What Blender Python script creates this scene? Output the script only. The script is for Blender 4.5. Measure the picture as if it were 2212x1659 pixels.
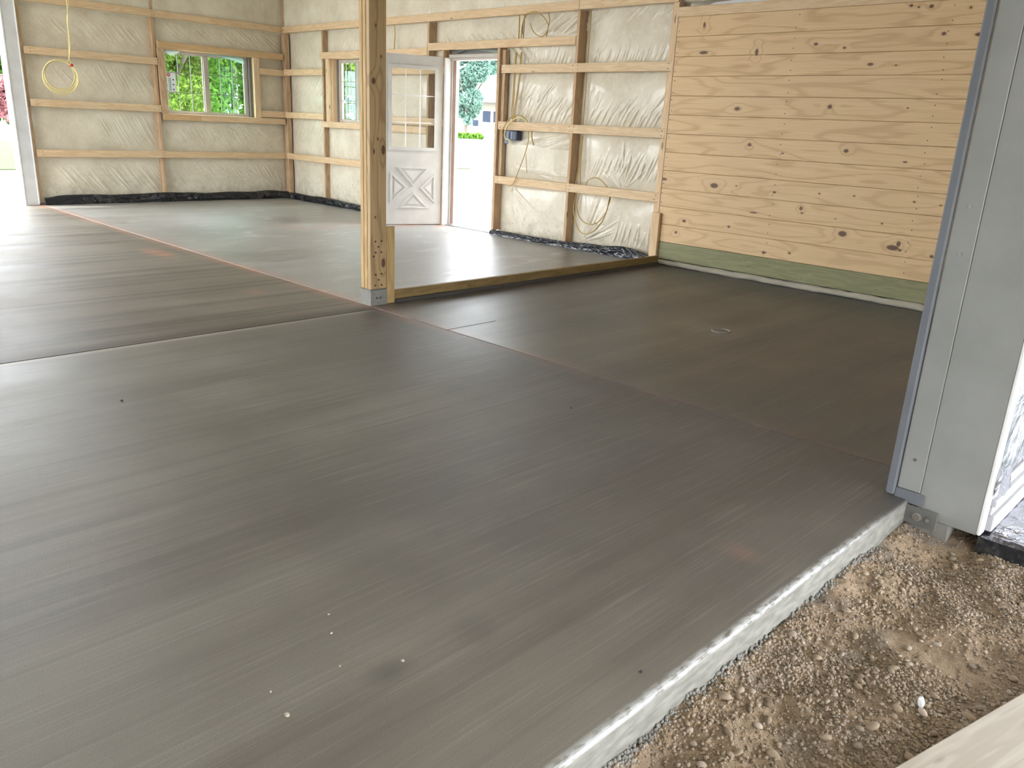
import bpy, bmesh, math, random
import numpy as np
from mathutils import Vector, Matrix
random.seed(7); RNG = np.random.default_rng(7)
S = bpy.context.scene
COL = S.collection
for o in list(bpy.data.objects): bpy.data.objects.remove(o)

# ------------------------------------------------------------------ camera, sky, sun, exposure
cam = bpy.data.cameras.new('camera'); co = bpy.data.objects.new('camera', cam); COL.objects.link(co)
cam.sensor_fit = 'HORIZONTAL'; cam.sensor_width = 36; cam.lens = 1741.09/2212*36
cam.clip_start = .02; cam.clip_end = 1000
r_, u_, f_ = ((0.70910542, 0.70353318, 0.04701662), (-0.24637238, 0.18474204, 0.95140477), (-0.66065888, 0.68622988, -0.30433272))
co.matrix_world = Matrix(((r_[0], u_[0], -f_[0], 11.8545), (r_[1], u_[1], -f_[1], -6.9185), (r_[2], u_[2], -f_[2], 1.2644), (0, 0, 0, 1)))
S.camera = co
S.view_settings.view_transform = 'Standard'; S.view_settings.look = 'None'
S.view_settings.gamma = 1; S.view_settings.use_curve_mapping = False
S.view_settings.exposure = 0.13
SKY = 12.5
world = bpy.data.worlds.new('sky'); S.world = world; world.use_nodes = True
wn = world.node_tree; wn.nodes['Background'].inputs[1].default_value = SKY
wn.nodes['Background'].inputs[0].default_value = (.90, .95, 1.0, 1)
sun = bpy.data.lights.new('sun', 'SUN'); so = bpy.data.objects.new('sun', sun); COL.objects.link(so)
sun.energy = 5.0; sun.angle = .03; sun.color = (1, .95, .86)
so.rotation_euler = Vector((.25, .55, -.85)).to_track_quat('-Z', 'Y').to_euler()

# ------------------------------------------------------------------ node helpers
class G:
    def __init__(s, name):
        s.m = bpy.data.materials.new(name); s.m.use_nodes = True
        s.t = s.m.node_tree; s.b = s.t.nodes['Principled BSDF']; s.out = s.t.nodes['Material Output']
    def n(s, typ, ins=None, **kw):
        nd = s.t.nodes.new(typ)
        for k, v in kw.items(): setattr(nd, k, v)
        for k, v in (ins or {}).items(): s.set(nd.inputs[k], v)
        return nd
    def set(s, sock, v):
        if isinstance(v, bpy.types.NodeSocket): s.t.links.new(v, sock)
        elif isinstance(v, bpy.types.Node): s.t.links.new(v.outputs[0], sock)
        else: sock.default_value = v
    def p(s, **kw):
        names = dict(color='Base Color', rough='Roughness', metal='Metallic', normal='Normal', coat='Coat Weight', coatr='Coat Roughness',
                     spec='Specular IOR Level', alpha='Alpha', trans='Transmission Weight', ior='IOR')
        for k, v in kw.items():
            if k == 'color' and isinstance(v, tuple) and len(v) == 3: v = v + (1,)
            s.set(s.b.inputs[names[k]], v)
        return s.m
    def math(s, op, a, b=0.0, c=0.0, clamp=False):
        nd = s.n('ShaderNodeMath', operation=op, use_clamp=clamp)
        s.set(nd.inputs[0], a); s.set(nd.inputs[1], b)
        if op in ('MULTIPLY_ADD', 'SMOOTH_MIN'): s.set(nd.inputs[2], c)
        return nd.outputs[0]
    def vm(s, op, a, b=(0, 0, 0)):
        nd = s.n('ShaderNodeVectorMath', operation=op); s.set(nd.inputs[0], a); s.set(nd.inputs[1], b)
        return nd.outputs['Value'] if op in ('LENGTH', 'DISTANCE', 'DOT_PRODUCT') else nd.outputs[0]
    def noise(s, v, scale, detail=3, rough=.55, dist=0):
        return s.n('ShaderNodeTexNoise', {'Vector': v, 'Scale': scale, 'Detail': detail, 'Roughness': rough, 'Distortion': dist}).outputs[0]
    def ramp(s, f, stops, interp='LINEAR'):
        nd = s.n('ShaderNodeValToRGB', {0: f}); cr = nd.color_ramp; cr.interpolation = interp
        while len(cr.elements) < len(stops): cr.elements.new(.5)
        for e, (p, c) in zip(cr.elements, stops):
            e.position = p; e.color = (c, c, c, 1) if isinstance(c, (int, float)) else tuple(c) + (1,)
        return nd.outputs[0]
    def rng(s, v, a, b, c=0., d=1., smooth=False):
        nd = s.n('ShaderNodeMapRange', {0: v, 1: a, 2: b, 3: c, 4: d}); nd.clamp = True
        if smooth: nd.interpolation_type = 'SMOOTHSTEP'
        return nd.outputs[0]
    def mix(s, f, a, b, blend='MIX'):
        nd = s.n('ShaderNodeMix', data_type='RGBA', blend_type=blend)
        fix = lambda v: v + (1,) if isinstance(v, tuple) and len(v) == 3 else v
        s.set(nd.inputs[0], f); s.set(nd.inputs[6], fix(a)); s.set(nd.inputs[7], fix(b))
        return nd.outputs[2]
    def bump(s, h, strength=.3, dist=.01, normal=None):
        nd = s.n('ShaderNodeBump', {'Height': h, 'Strength': strength, 'Distance': dist})
        if normal is not None: s.set(nd.inputs['Normal'], normal)
        return nd.outputs[0]
    def obj(s): return s.n('ShaderNodeTexCoord').outputs['Object']
    def pos(s): return s.n('ShaderNodeNewGeometry').outputs['Position']
    def xyz(s, v):
        nd = s.n('ShaderNodeSeparateXYZ', {0: v}); return nd.outputs[0], nd.outputs[1], nd.outputs[2]
    def scale(s, v, k): return s.vm('MULTIPLY', v, k)

def plain(name, color, rough=.5, metal=0., bump=0., bs=60, spec=.5):
    g = G(name); v = g.obj(); n = g.noise(v, 6, 4)
    c = g.mix(g.rng(n, .3, .7), tuple(x*.9 for x in color), tuple(min(1, x*1.06) for x in color))
    kw = {}
    if bump: kw['normal'] = g.bump(g.noise(v, bs, 3), bump, .004)
    return g.p(color=c, rough=rough, metal=metal, spec=spec, **kw)

# ------------------------------------------------------------------ materials
def lumber_mat(name, light, dark, knots=True):
    g = G(name); rnd = g.n('ShaderNodeObjectInfo').outputs['Random']
    off = g.vm('MULTIPLY', g.n('ShaderNodeCombineXYZ', {0: rnd, 1: rnd, 2: rnd}), (37., 11., 23.))
    v = g.vm('ADD', g.obj(), off)
    warp = g.noise(g.scale(v, (1.3, 9, 9)), 1., 3)
    gr = g.noise(g.scale(v, (2.5, 60, 60)), 1., 4, .6)
    rings = g.math('SINE', g.math('ADD', g.math('MULTIPLY', warp, 46.), g.math('MULTIPLY', gr, 4.)))
    f = g.math('ADD', g.math('MULTIPLY', rings, .16), g.math('MULTIPLY', gr, .75), clamp=True)
    c = g.mix(g.rng(f, .25, .75), dark, light)
    big = g.noise(g.scale(v, (.9, 3, 3)), 1., 2)
    c = g.mix(g.rng(big, .35, .7, 0, .35), c, tuple(x*.78 for x in light))
    c = g.mix(g.rng(rnd, 0, 1, 0, .30), c, (light[0]*.85, light[1]*.72, light[2]*.58))
    if knots:
        vo = g.n('ShaderNodeTexVoronoi', {'Vector': g.scale(v, (2.6, 9, 9)), 'Scale': 1.})
        k = g.rng(vo.outputs['Distance'], .07, .12, 1, 0)
        keep = g.math('GREATER_THAN', g.n('ShaderNodeSeparateColor', {0: vo.outputs['Color']}).outputs[0], .45)
        c = g.mix(g.math('MULTIPLY', g.math('MULTIPLY', k, keep), .75), c, tuple(x*.22 for x in dark))
        sp = g.n('ShaderNodeTexVoronoi', {'Vector': g.scale(v, (7, 22, 22)), 'Scale': 1.})
        c = g.mix(g.rng(sp.outputs['Distance'], .05, .09, .6, 0), c, tuple(x*.25 for x in dark))
    return g.p(color=c, rough=.62, spec=.3, normal=g.bump(gr, .12, .002))

def knot_mat(name, light, dark, knots, axis, rough=.55, ringf=34.):
    """pine with the photographed knots at their own places; grain runs along the given axis (0 x, 2 z)"""
    g = G(name); P = g.pos(); rnd = g.n('ShaderNodeObjectInfo').outputs['Random']
    mask = None; halo = None; warp = None
    for kx, ky, kz, a, b in knots:            # centre, half sizes along / across the grain
        if axis == 0: sc = (1/a, .25/b, 1/b)
        else: sc = (.4/b, 1/b, 1/a)
        d = g.vm('LENGTH', g.vm('MULTIPLY', g.vm('SUBTRACT', P, (kx, ky, kz)), sc))
        m = g.rng(d, .75, 1.1, 1, 0)
        w = g.math('MULTIPLY', g.math('EXPONENT', g.math('MULTIPLY', g.math('MULTIPLY', d, d), -.10)), min(1., (b/.022)**1.5))
        mask = m if mask is None else g.math('MAXIMUM', mask, m)
        warp = w if warp is None else g.math('ADD', warp, w)
        hl = g.rng(d, 1.0, 2.2, 1, 0); halo = hl if halo is None else g.math('MAXIMUM', halo, hl)
    k = (1., 7., 7.) if axis == 0 else (7., 7., 1.)
    off = g.vm('MULTIPLY', g.n('ShaderNodeCombineXYZ', {0: rnd, 1: rnd, 2: rnd}), (31., 17., 13.))
    v = g.vm('ADD', P, off)
    wv = g.noise(g.scale(v, tuple(x*.55 for x in k)), 1., 2)
    fine = g.noise(g.scale(v, tuple(x*(2.2 if x == 1. else 18) for x in k)), 1., 4, .62)
    ph = g.math('ADD', g.math('ADD', g.math('MULTIPLY', wv, ringf), g.math('MULTIPLY', warp, 4.)), g.math('MULTIPLY', fine, 1.6))
    ring = g.math('SINE', g.math('MULTIPLY', ph, 2.2))
    ring = g.rng(ring, .45, 1., 0, 1)
    c = g.mix(g.rng(fine, .3, .72), tuple(.55*a_+.45*b_ for a_, b_ in zip(light, dark)), light)
    c = g.mix(g.math('MULTIPLY', ring, .55), c, dark)
    c = g.mix(g.rng(rnd, 0, 1, 0, .25), c, tuple(x*.85 for x in light))
    c = g.mix(g.math('MULTIPLY', halo, .18), c, tuple(x*.7 for x in dark))
    kn = g.noise(P, 160, 2)
    c = g.mix(g.math('MULTIPLY', mask, .93), c, g.mix(kn, (.045, .016, .01), (.17, .075, .04)))
    return g.p(color=c, rough=rough, spec=.35, normal=g.bump(fine, .1, .002))

PINE = lumber_mat('pine_lumber', (.80, .625, .42), (.62, .44, .26))
STUD = lumber_mat('stud_lumber', (.66, .48, .31), (.42, .28, .165))
ORANGE_PINE = lumber_mat('header_lumber', (.72, .51, .29), (.55, .36, .18), False)
TREATED = lumber_mat('treated_lumber', (.30, .295, .165), (.205, .20, .105))
SILLW = lumber_mat('treated_sill_lumber', (.33, .235, .105), (.20, .14, .06))
GREYWOOD = lumber_mat('weathered_lumber', (.70, .65, .595), (.45, .40, .345))

PK = [(9.235,2.286,.015,.012),(9.293,2.271,.011,.008),(9.385,2.272,.019,.014),(9.663,2.248,.009,.009),(9.511,2.077,.018,.013),(9.756,2.063,.031,.014),(8.517,2.034,.02,.013),(7.443,1.993,.049,.015),(7.982,1.984,.016,.03),(8.765,1.999,.015,.01),(8.998,1.87,.026,.013),(9.2,1.861,.011,.006),(7.859,1.511,.028,.017),(8.72,1.544,.021,.018),(9.349,1.545,.01,.006),(8.03,1.206,.02,.016),(8.919,1.199,.022,.016),(8.36,1.149,.015,.006),(9.406,1.14,.018,.007),(7.718,.82,.044,.024),(8.334,.812,.016,.01),(7.95,.837,.01,.007),(8.605,.698,.017,.018),(8.619,.66,.014,.008),(7.432,.459,.023,.014),(7.926,.46,.014,.011),(7.352,.338,.015,.014),(8.314,.271,.019,.013),(8.561,.3,.012,.01),(9.006,.526,.039,.025),(9.435,.465,.054,.022),(9.475,.501,.018,.024),(9.494,.453,.015,.01),(9.743,.437,.017,.013),(9.05,.844,.012,.007),(9.533,.842,.012,.008),(8.158,.615,.041,.007),(7.419,2.23,.014,.025),(7.147,.837,.039,.014),(9.315,.647,.011,.007),(8.925,.643,.009,.005),(8.749,.837,.012,.007),(9.733,.833,.01,.006)]
PLANK = knot_mat('pine_plank', (.73, .515, .285), (.45, .27, .125), [(a, -.005, b, c, d) for a, b, c, d in PK], 0, .5, 24.)
POSTW = knot_mat('post_pine', (.55, .385, .205), (.25, .15, .072),
    [(7.216, -3.553, 1.505, .022, .017), (7.216, -3.475, 1.069, .035, .017), (7.216, -3.476, .298, .035, .018), (7.216, -3.532, 1.843, .009, .007), (7.216, -3.492, 1.66, .008, .006), (7.216, -3.553, 1.06, .02, .007), (7.216, -3.52, 1.14, .012, .006), (7.216, -3.545, .62, .010, .006)], 2, .6, 30.)
PLYW = lumber_mat('post_edge_lumber', (.66, .47, .235), (.43, .28, .12), False)

def floor_mat(name, wet, dry, rough, dark_streak, seed, broom=1., damp=0., scuff=0., spec=.5):
    g = G(name); P = g.pos(); x, y, z = g.xyz(P)
    o = g.vm('ADD', P, (seed, seed*1.7, 0))
    big = g.noise(o, .55, 4, .6)
    band = g.noise(g.scale(o, (3.2, .22, 1)), 1., 4, .6)
    fine = g.noise(g.scale(o, (150, .8, 1)), 1., 4, .7)
    fine2 = g.noise(g.scale(o, (70, 2.2, 1)), 1., 4, .7)
    fine = g.math('ADD', g.math('MULTIPLY', fine, .55), g.math('MULTIPLY', fine2, .45))
    grit = g.noise(o, 260, 3, .7)
    mid = g.noise(g.scale(o, (16, 1.1, 1)), 1., 3)
    f = g.math('ADD', g.math('MULTIPLY', big, .5), g.math('MULTIPLY', band, .5))
    c = g.mix(g.rng(f, .36, .64, smooth=True), wet, dry)
    if damp:      # damp plus painted shade by the plank wall, fading towards the free edge
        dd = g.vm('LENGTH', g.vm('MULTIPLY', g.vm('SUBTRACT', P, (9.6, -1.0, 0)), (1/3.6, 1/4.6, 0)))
        damp_shade = g.rng(g.math('ADD', dd, g.math('MULTIPLY', g.math('SUBTRACT', big, .5), .7)), .45, 1.15, damp, 0, True)
        c = g.mix(damp_shade, c, (.061, .064, .074))
    c = g.mix(g.rng(band, .30, .46, dark_streak, 0), c, tuple(q*.5 for q in wet))
    band2 = g.noise(g.scale(o, (11., .10, 1)), 1., 4, .6)
    c = g.mix(g.rng(band2, .36, .47, dark_streak*1.1, 0), c, tuple(q*.55 for q in wet))
    c = g.mix(g.rng(fine, .52, .72, 0, .26*broom), c, (.52, .50, .46))
    if scuff:
        sc = g.noise(g.scale(g.vm('ADD', o, g.scale(g.n('ShaderNodeTexNoise', {'Vector': o, 'Scale': 1.1}).outputs[1], (.5, .5, 0))), (5., 2., 1)), 1., 5, .7, .8)
        c = g.mix(g.rng(sc, .54, .68, 0, scuff), c, (.58, .57, .54)); c = g.mix(g.rng(big, .42, .3, 0, .5), c, tuple(q*.6 for q in wet))
    c = g.mix(g.rng(grit, .3, .65, .34, 0), c, tuple(q*.55 for q in wet))
    # orange chalk dust along the long joint, near the partition and before the doorway
    def spot(px, py, rx, ry, amt):
        d = g.vm('LENGTH', g.vm('MULTIPLY', g.vm('SUBTRACT', P, (px, py, 0)), (1/rx, 1/ry, 0)))
        return g.math('MULTIPLY', g.rng(d, 0, 1, 1, 0, True), amt)
    ln = g.math('MULTIPLY', g.rng(g.math('ABSOLUTE', g.math('ADD', g.math('ADD', y, 3.592), g.math('MULTIPLY', g.math('SUBTRACT', mid, .5), .05))), .0, .12, 1, 0), g.rng(x, 9.5, 6.2, .08, .44))
    pat = g.rng(g.noise(g.scale(o, (2.2, 9, 1)), 1., 3), .33, .6)
    ch = g.math('MULTIPLY', ln, pat)
    for s_ in ((4.36, -3.89, .45, .16, .75), (6.35, -4.02, .16, .12, .35), (3.19, -1.83, .5, .32, .30), (3.34, -1.48, .4, .3, .30), (3.66, -.45, .16, .42, .9), (3.86, -.05, .2, .25, .9), (3.2, -.9, .5, .4, .35), (10.79, -4.73, .12, .08, .25)):
        ch = g.math('MAXIMUM', ch, g.math('MULTIPLY', spot(*s_), g.rng(mid, .25, .7)))
    c = g.mix(ch, c, (.56, .215, .125))
    # damp boot smears, pale halo round the drain ring, white salts at the slab edge
    sm = g.math('MAXIMUM', spot(10.53, -5.925, .06, .09, .6), spot(10.55, -5.65, .09, .09, .35))
    c = g.mix(g.math('MULTIPLY', sm, g.rng(grit, .2, .6)), c, (.07, .065, .06))
    c = g.mix(g.math('MULTIPLY', spot(9.05, -2.12, .42, .30, .34), g.rng(mid, .3, .7)), c, (.40, .38, .35))
    salt = g.math('MULTIPLY', g.rng(x, 10.988, 11.003), g.rng(g.noise(g.scale(o, (70, 22, 70)), 1., 4), .34, .56))
    c = g.mix(g.math('MULTIPLY', salt, g.rng(y, -4.0, -4.7)), c, (.56, .57, .58))
    jx = g.math('SUBTRACT', x, 7.30); jn = g.rng(g.noise(g.scale(o, (9, 1.3, 1)), 1., 3), .3, .55, .45, 1)
    near = g.rng(y, -3.6, -3.8)
    dk = g.math('MULTIPLY', g.rng(jx, -.15, -.05, 0, .85), g.rng(jx, .0, .004, 1, 0))
    c = g.mix(g.math('MULTIPLY', g.math('MULTIPLY', dk, jn), near), c, (.062, .046, .036))
    lt = g.math('MULTIPLY', g.rng(jx, .002, .006, 0, .7), g.rng(jx, .03, .08, 1, 0))
    c = g.mix(g.math('MULTIPLY', g.math('MULTIPLY', lt, g.math('SUBTRACT', jn, .3)), near), c, (.46, .42, .37))
    face = g.rng(z, -.012, -.004, 1, 0)      # the formed side of the slab is pale laitance
    fc = g.mix(g.rng(g.noise(g.scale(o, (1, 4, 14)), 3., 4), .35, .65), (.165, .158, .138), (.265, .255, .228))
    c = g.mix(face, c, fc)
    h = g.math('ADD', g.math('MULTIPLY', fine, 1.0*broom), g.math('ADD', g.math('MULTIPLY', grit, .8), g.math('MULTIPLY', mid, .5)))
    rr = g.math('ADD', g.rng(g.math('ADD', g.math('MULTIPLY', band, .5), g.math('MULTIPLY', big, .5)), .36, .64, rough-.08, rough+.1), g.math('MULTIPLY', face, .3))
    return g.p(color=c, rough=rr, spec=spec, normal=g.bump(h, .34, .003))
FA = floor_mat('concrete_left', (.118, .098, .074), (.235, .204, .162), .52, .46, 0., 1., 0., 0., .34)
FB = floor_mat('concrete_back', (.250, .240, .222), (.385, .374, .352), .37, .0, 31., .9, 0., .55, .5)
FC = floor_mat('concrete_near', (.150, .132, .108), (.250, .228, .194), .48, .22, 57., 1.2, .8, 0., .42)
FD = floor_mat('concrete_damp_shade', (.150, .136, .117), (.215, .198, .174), .36, .3, 83., .7, .9, 0., .5)

def poly_mat():
    g = G('clear_poly_over_insulation'); P = g.pos()
    n = g.noise(P, 3.2, 5, .6); n2 = g.noise(P, 26, 3)
    c = g.mix(g.rng(n, .34, .66), (.60, .53, .40), (.735, .67, .535))
    c = g.mix(g.rng(n2, .4, .68, 0, .22), c, (.84, .80, .72))
    x, y, z = g.xyz(P)
    sp = g.n('ShaderNodeTexVoronoi', {'Vector': P, 'Scale': 22.})
    sk = g.n('ShaderNodeSeparateColor', {0: sp.outputs['Color']}).outputs[1]
    dots = g.math('MULTIPLY', g.rng(sp.outputs['Distance'], .10, .17, 1, 0), g.math('GREATER_THAN', sk, .72))
    dots = g.math('MULTIPLY', dots, g.rng(z, 1.0, .1, .0, .8))
    c = g.mix(dots, c, (.09, .07, .055))
    dirt = g.math('MULTIPLY', g.rng(z, .35, .0), g.rng(g.noise(P, 9, 4), .45, .7))
    c = g.mix(g.math('MULTIPLY', dirt, .55), c, (.20, .16, .12))
    return g.p(color=c, rough=.75, spec=.2, coat=.55, coatr=.12, normal=g.bump(n2, .06, .004))
POLY = poly_mat()
def blackpoly():
    g = G('black_polythene'); v = g.pos()
    n = g.noise(v, 9, 3); n2 = g.noise(v, 34, 2)
    c = g.mix(g.rng(g.noise(v, 7, 4), .56, .74, 0, .35), (.010, .011, .015), (.20, .185, .165))
    return g.p(color=c, rough=.19, spec=.45, normal=g.bump(g.math('ADD', n, g.math('MULTIPLY', n2, .4)), 0.4, .02))
BLACK = blackpoly()
def foilmat():
    g = G('silver_foil'); v = g.pos(); n = g.noise(v, 4.5, 4, .55, .8); n2 = g.noise(g.scale(v, (1, 1, .35)), 40, 3)
    return g.p(color=(.27, .265, .295), metal=1., rough=.18, normal=g.bump(g.math('ADD', n, g.math('MULTIPLY', n2, .15)), .75, .03))
FOIL = foilmat()
WHITE = plain('white_painted_steel', (.80, .80, .80), .38)
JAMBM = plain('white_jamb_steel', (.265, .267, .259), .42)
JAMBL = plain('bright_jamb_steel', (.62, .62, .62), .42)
GREYM = plain('grey_rubber_strip', (.135, .145, .165), .55, bump=.1)
GALV = plain('galvanised_steel', (.42, .43, .44), .38, .8, .1)
GALVD = plain('dusty_galvanised_steel', (.17, .172, .165), .55, .2, .2)
BOLT = plain('bright_zinc_bolt', (.72, .72, .72), .25, 1.)
PIER = plain('pier_concrete', (.25, .24, .22), .85, bump=.6, bs=90)
LIP = plain('limewashed_concrete', (.42, .385, .31), .9, bump=.8, bs=45)
DOORW = plain('white_door_paint', (.57, .55, .525), .42)
BRONZE = plain('taupe_window_vinyl', (.48, .44, .38), .45)
DKGREY = plain('dark_grey_head_frame', (.16, .145, .125), .5)
BROWN = plain('brown_weatherstrip', (.33, .19, .13), .6)
CABLE = plain('yellow_cable_sheath', (.46, .295, .07), .45)
CABLE2 = plain('pale_yellow_cable_sheath', (.78, .66, .30), .45)
BLUEB = plain('blue_box_plastic', (.010, .030, .085), .28)
RED = plain('red_tape', (.55, .06, .03), .5)
BARM = plain('grey_green_grille', (.26, .28, .25), .5)
TRIMW = plain('satin_base_trim', (.42, .42, .44), .45)
SHELL = plain('white_liner_steel', (.78, .77, .74), .5)
CEIL = plain('pale_ceiling_sheet', (.80, .78, .73), .6)
LEAD = plain('nail_head', (.06, .045, .035), .5, .4)
def stickmat():
    g = G('white_sticker_paper')
    g.set(g.out.inputs[0], g.n('ShaderNodeMixShader', {0: .22, 1: g.n('ShaderNodeBsdfDiffuse', {0: (.7, .72, .72, 1)}), 2: g.n('ShaderNodeBsdfTranslucent', {0: (.8, .82, .82, 1)})}).outputs[0]); return g.m
STICK = stickmat()
INK = plain('black_print', (.03, .03, .035), .5)
REDINK = plain('red_print', (.65, .04, .05), .5)
def glass(name, tint):
    g = G(name)
    tr = g.n('ShaderNodeBsdfTransparent', {0: tint + (1,)}); gl = g.n('ShaderNodeBsdfGlossy', {'Roughness': .0})
    bf = g.n('ShaderNodeNewGeometry').outputs['Backfacing']      # same reflectance on both faces of the pane
    fr = g.n('ShaderNodeFresnel', {'IOR': g.rng(bf, 0, 1, 1.5, 1/1.5)})
    mx = g.n('ShaderNodeMixShader', {0: fr, 1: tr, 2: gl}); g.set(g.out.inputs[0], mx.outputs[0]); return g.m
GLASS = glass('clear_glass', (.95, .975, .965)); GLASSG = glass('green_tinted_glass', (.74, .91, .85)); GLASSD = glass('door_glass', (.96, .965, .96))
def film():
    g = G('grey_green_film')
    tl = g.n('ShaderNodeBsdfTranslucent', {0: (.45, .55, .50, 1)}); df = g.n('ShaderNodeBsdfDiffuse', {0: (.40, .46, .43, 1)})
    g.set(g.out.inputs[0], g.n('ShaderNodeMixShader', {0: .5, 1: tl, 2: df}).outputs[0]); return g.m
FILM = film()
def leafmat(name, a, b):
    g = G(name); r = g.n('ShaderNodeNewGeometry').outputs['Random Per Island']
    c = g.mix(r, a, b)
    df = g.n('ShaderNodeBsdfDiffuse', {0: c}); tl = g.n('ShaderNodeBsdfTranslucent', {0: g.mix(.5, c, b)})
    g.set(g.out.inputs[0], g.n('ShaderNodeMixShader', {0: .35, 1: df, 2: tl}).outputs[0]); return g.m
LEAF = leafmat('sunlit_leaf', (.03, .075, .012), (.15, .24, .04)); LEAF2 = leafmat('blue_green_leaf', (.06, .125, .105), (.20, .31, .25))
LEAF3 = leafmat('pink_blossom_leaf', (.22, .08, .09), (.30, .16, .16)); LEAF4 = leafmat('dark_green_leaf', (.012, .045, .008), (.05, .12, .02))
BARK = plain('bark', (.10, .085, .065), .9, bump=.6)
GRASS = leafmat('grass_blade', (.10, .22, .015), (.20, .32, .03))
def dirtmat():
    g = G('sandy_dirt'); P = g.pos()
    n = g.noise(P, 2.6, 5, .6); n2 = g.noise(P, 45, 4, .65); n3 = g.noise(P, 220, 2)
    c = g.mix(g.rng(n, .35, .65), (.285, .205, .145), (.44, .325, .225))
    c = g.mix(g.rng(n2, .3, .6, .45, 0), c, (.20, .15, .11))
    c = g.mix(g.rng(n3, .45, .7, 0, .3), c, (.46, .40, .33))
    gy = g.rng(g.noise(P, 5.5, 3), .54, .66, 0, .6)
    c = g.mix(gy, c, (.27, .24, .215))
    return g.p(color=c, rough=.95, spec=.15, normal=g.bump(g.math('ADD', n2, g.math('MULTIPLY', n3, .5)), .6, .012))
DIRT = dirtmat()
def pebblemat():
    g = G('river_pebble'); r = g.n('ShaderNodeNewGeometry').outputs['Random Per Island']; ro = g.n('ShaderNodeObjectInfo').outputs['Random']
    q = g.math('FRACT', g.math('ADD', r, g.math('MULTIPLY', ro, 7.3)))
    c = g.ramp(q, [(0., (.15, .12, .095)), (.2, (.29, .22, .16)), (.45, (.38, .295, .22)), (.7, (.32, .265, .215)), (.9, (.47, .40, .34)), (1., (.27, .20, .145))])
    n = g.noise(g.obj(), 3, 3); c = g.mix(g.rng(n, .4, .65, 0, .35), c, (.42, .32, .22))
    return g.p(color=c, rough=.8, spec=.3)
PEB = pebblemat()
GRAVEL = plain('pale_gravel', (.50, .48, .45), .95, bump=.4)
LAWN = plain('lawn', (.028, .050, .004), .95, bump=.6, bs=12)
HOUSEW = plain('cream_siding', (.125, .12, .095), .8); ROOFW = plain('pale_roof', (.30, .30, .30), .8); PANE = plain('blue_grey_pane', (.028, .036, .052), .9, spec=0.)

# ------------------------------------------------------------------ object helpers
def link(o, parent=None):
    COL.objects.link(o)
    if parent is not None: o.parent = parent
    return o
def tag(o, label=None, cat=None, group=None, kind=None):
    if label: o['label'] = label
    if cat: o['category'] = cat
    if group: o['group'] = group
    if kind: o['kind'] = kind
    return o
def empty(name, loc=(0, 0, 0)):
    o = bpy.data.objects.new(name, None); o.location = loc; o.empty_display_size = .1; return link(o)
def mesh(name, verts, faces, mat, parent=None, smooth=False):
    m = bpy.data.meshes.new(name); m.from_pydata([tuple(v) for v in verts], [], [tuple(f) for f in faces]); m.materials.append(mat)
    if smooth: m.polygons.foreach_set('use_smooth', [True]*len(m.polygons))
    o = link(bpy.data.objects.new(name, m), parent)
    if parent is not None: o.matrix_parent_inverse = Matrix.Translation(-parent.location)
    return o
def frombm(name, bm, mat, parent=None, smooth=False):
    bm.normal_update()
    m = bpy.data.meshes.new(name); bm.to_mesh(m); bm.free(); m.materials.append(mat)
    if smooth: m.polygons.foreach_set('use_smooth', [True]*len(m.polygons))
    o = link(bpy.data.objects.new(name, m), parent)
    if parent is not None: o.matrix_parent_inverse = Matrix.Translation(-parent.location)
    return o
def addbox(bm, x0, x1, y0, y1, z0, z1, bev=0.):
    vs = [bm.verts.new(p) for p in ((x0, y0, z0), (x1, y0, z0), (x1, y1, z0), (x0, y1, z0), (x0, y0, z1), (x1, y0, z1), (x1, y1, z1), (x0, y1, z1))]
    fs = [bm.faces.new([vs[i] for i in q]) for q in ((0, 3, 2, 1), (4, 5, 6, 7), (0, 1, 5, 4), (1, 2, 6, 5), (2, 3, 7, 6), (3, 0, 4, 7))]
    if bev:
        es = list({e for f in fs for e in f.edges}); bmesh.ops.bevel(bm, geom=es, offset=bev, segments=1, affect='EDGES')
def boxes(name, bl, mat, parent=None, bev=0.):
    bm = bmesh.new()
    for b in bl: addbox(bm, *b, bev=bev)
    return frombm(name, bm, mat, parent)
def lum(name, x0, x1, y0, y1, z0, z1, mat, parent=None, bev=.003, warp=.0):
    """one stick of lumber: local X runs along its length so the grain follows it"""
    d = (x1-x0, y1-y0, z1-z0); ax = d.index(max(d)); c = Vector(((x0+x1)/2, (y0+y1)/2, (z0+z1)/2))
    L = d[ax]
    if ax == 0: w, t, rot = d[1], d[2], (0, 0, 0)
    elif ax == 1: w, t, rot = d[0], d[2], (0, 0, math.pi/2)
    else: w, t, rot = d[1], d[0], (0, -math.pi/2, 0)
    bm = bmesh.new(); addbox(bm, -L/2, L/2, -w/2, w/2, -t/2, t/2, bev)
    o = frombm(name, bm, mat, None)
    o.location = c; o.rotation_euler = rot
    if parent is not None: o.parent = parent; o.matrix_parent_inverse = Matrix.Translation(-parent.location)
    return o
def smooth_path(pts, n=8):
    P = [Vector(p) for p in pts]; out = []
    for i in range(len(P)-1):
        a, b, c, d = P[max(i-1, 0)], P[i], P[i+1], P[min(i+2, len(P)-1)]
        for k in range(n):
            t = k/n; out.append(.5*((2*b)+(c-a)*t+(2*a-5*b+4*c-d)*t*t+(3*b-a-3*c+d)*t**3))
    out.append(P[-1]); return out
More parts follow.
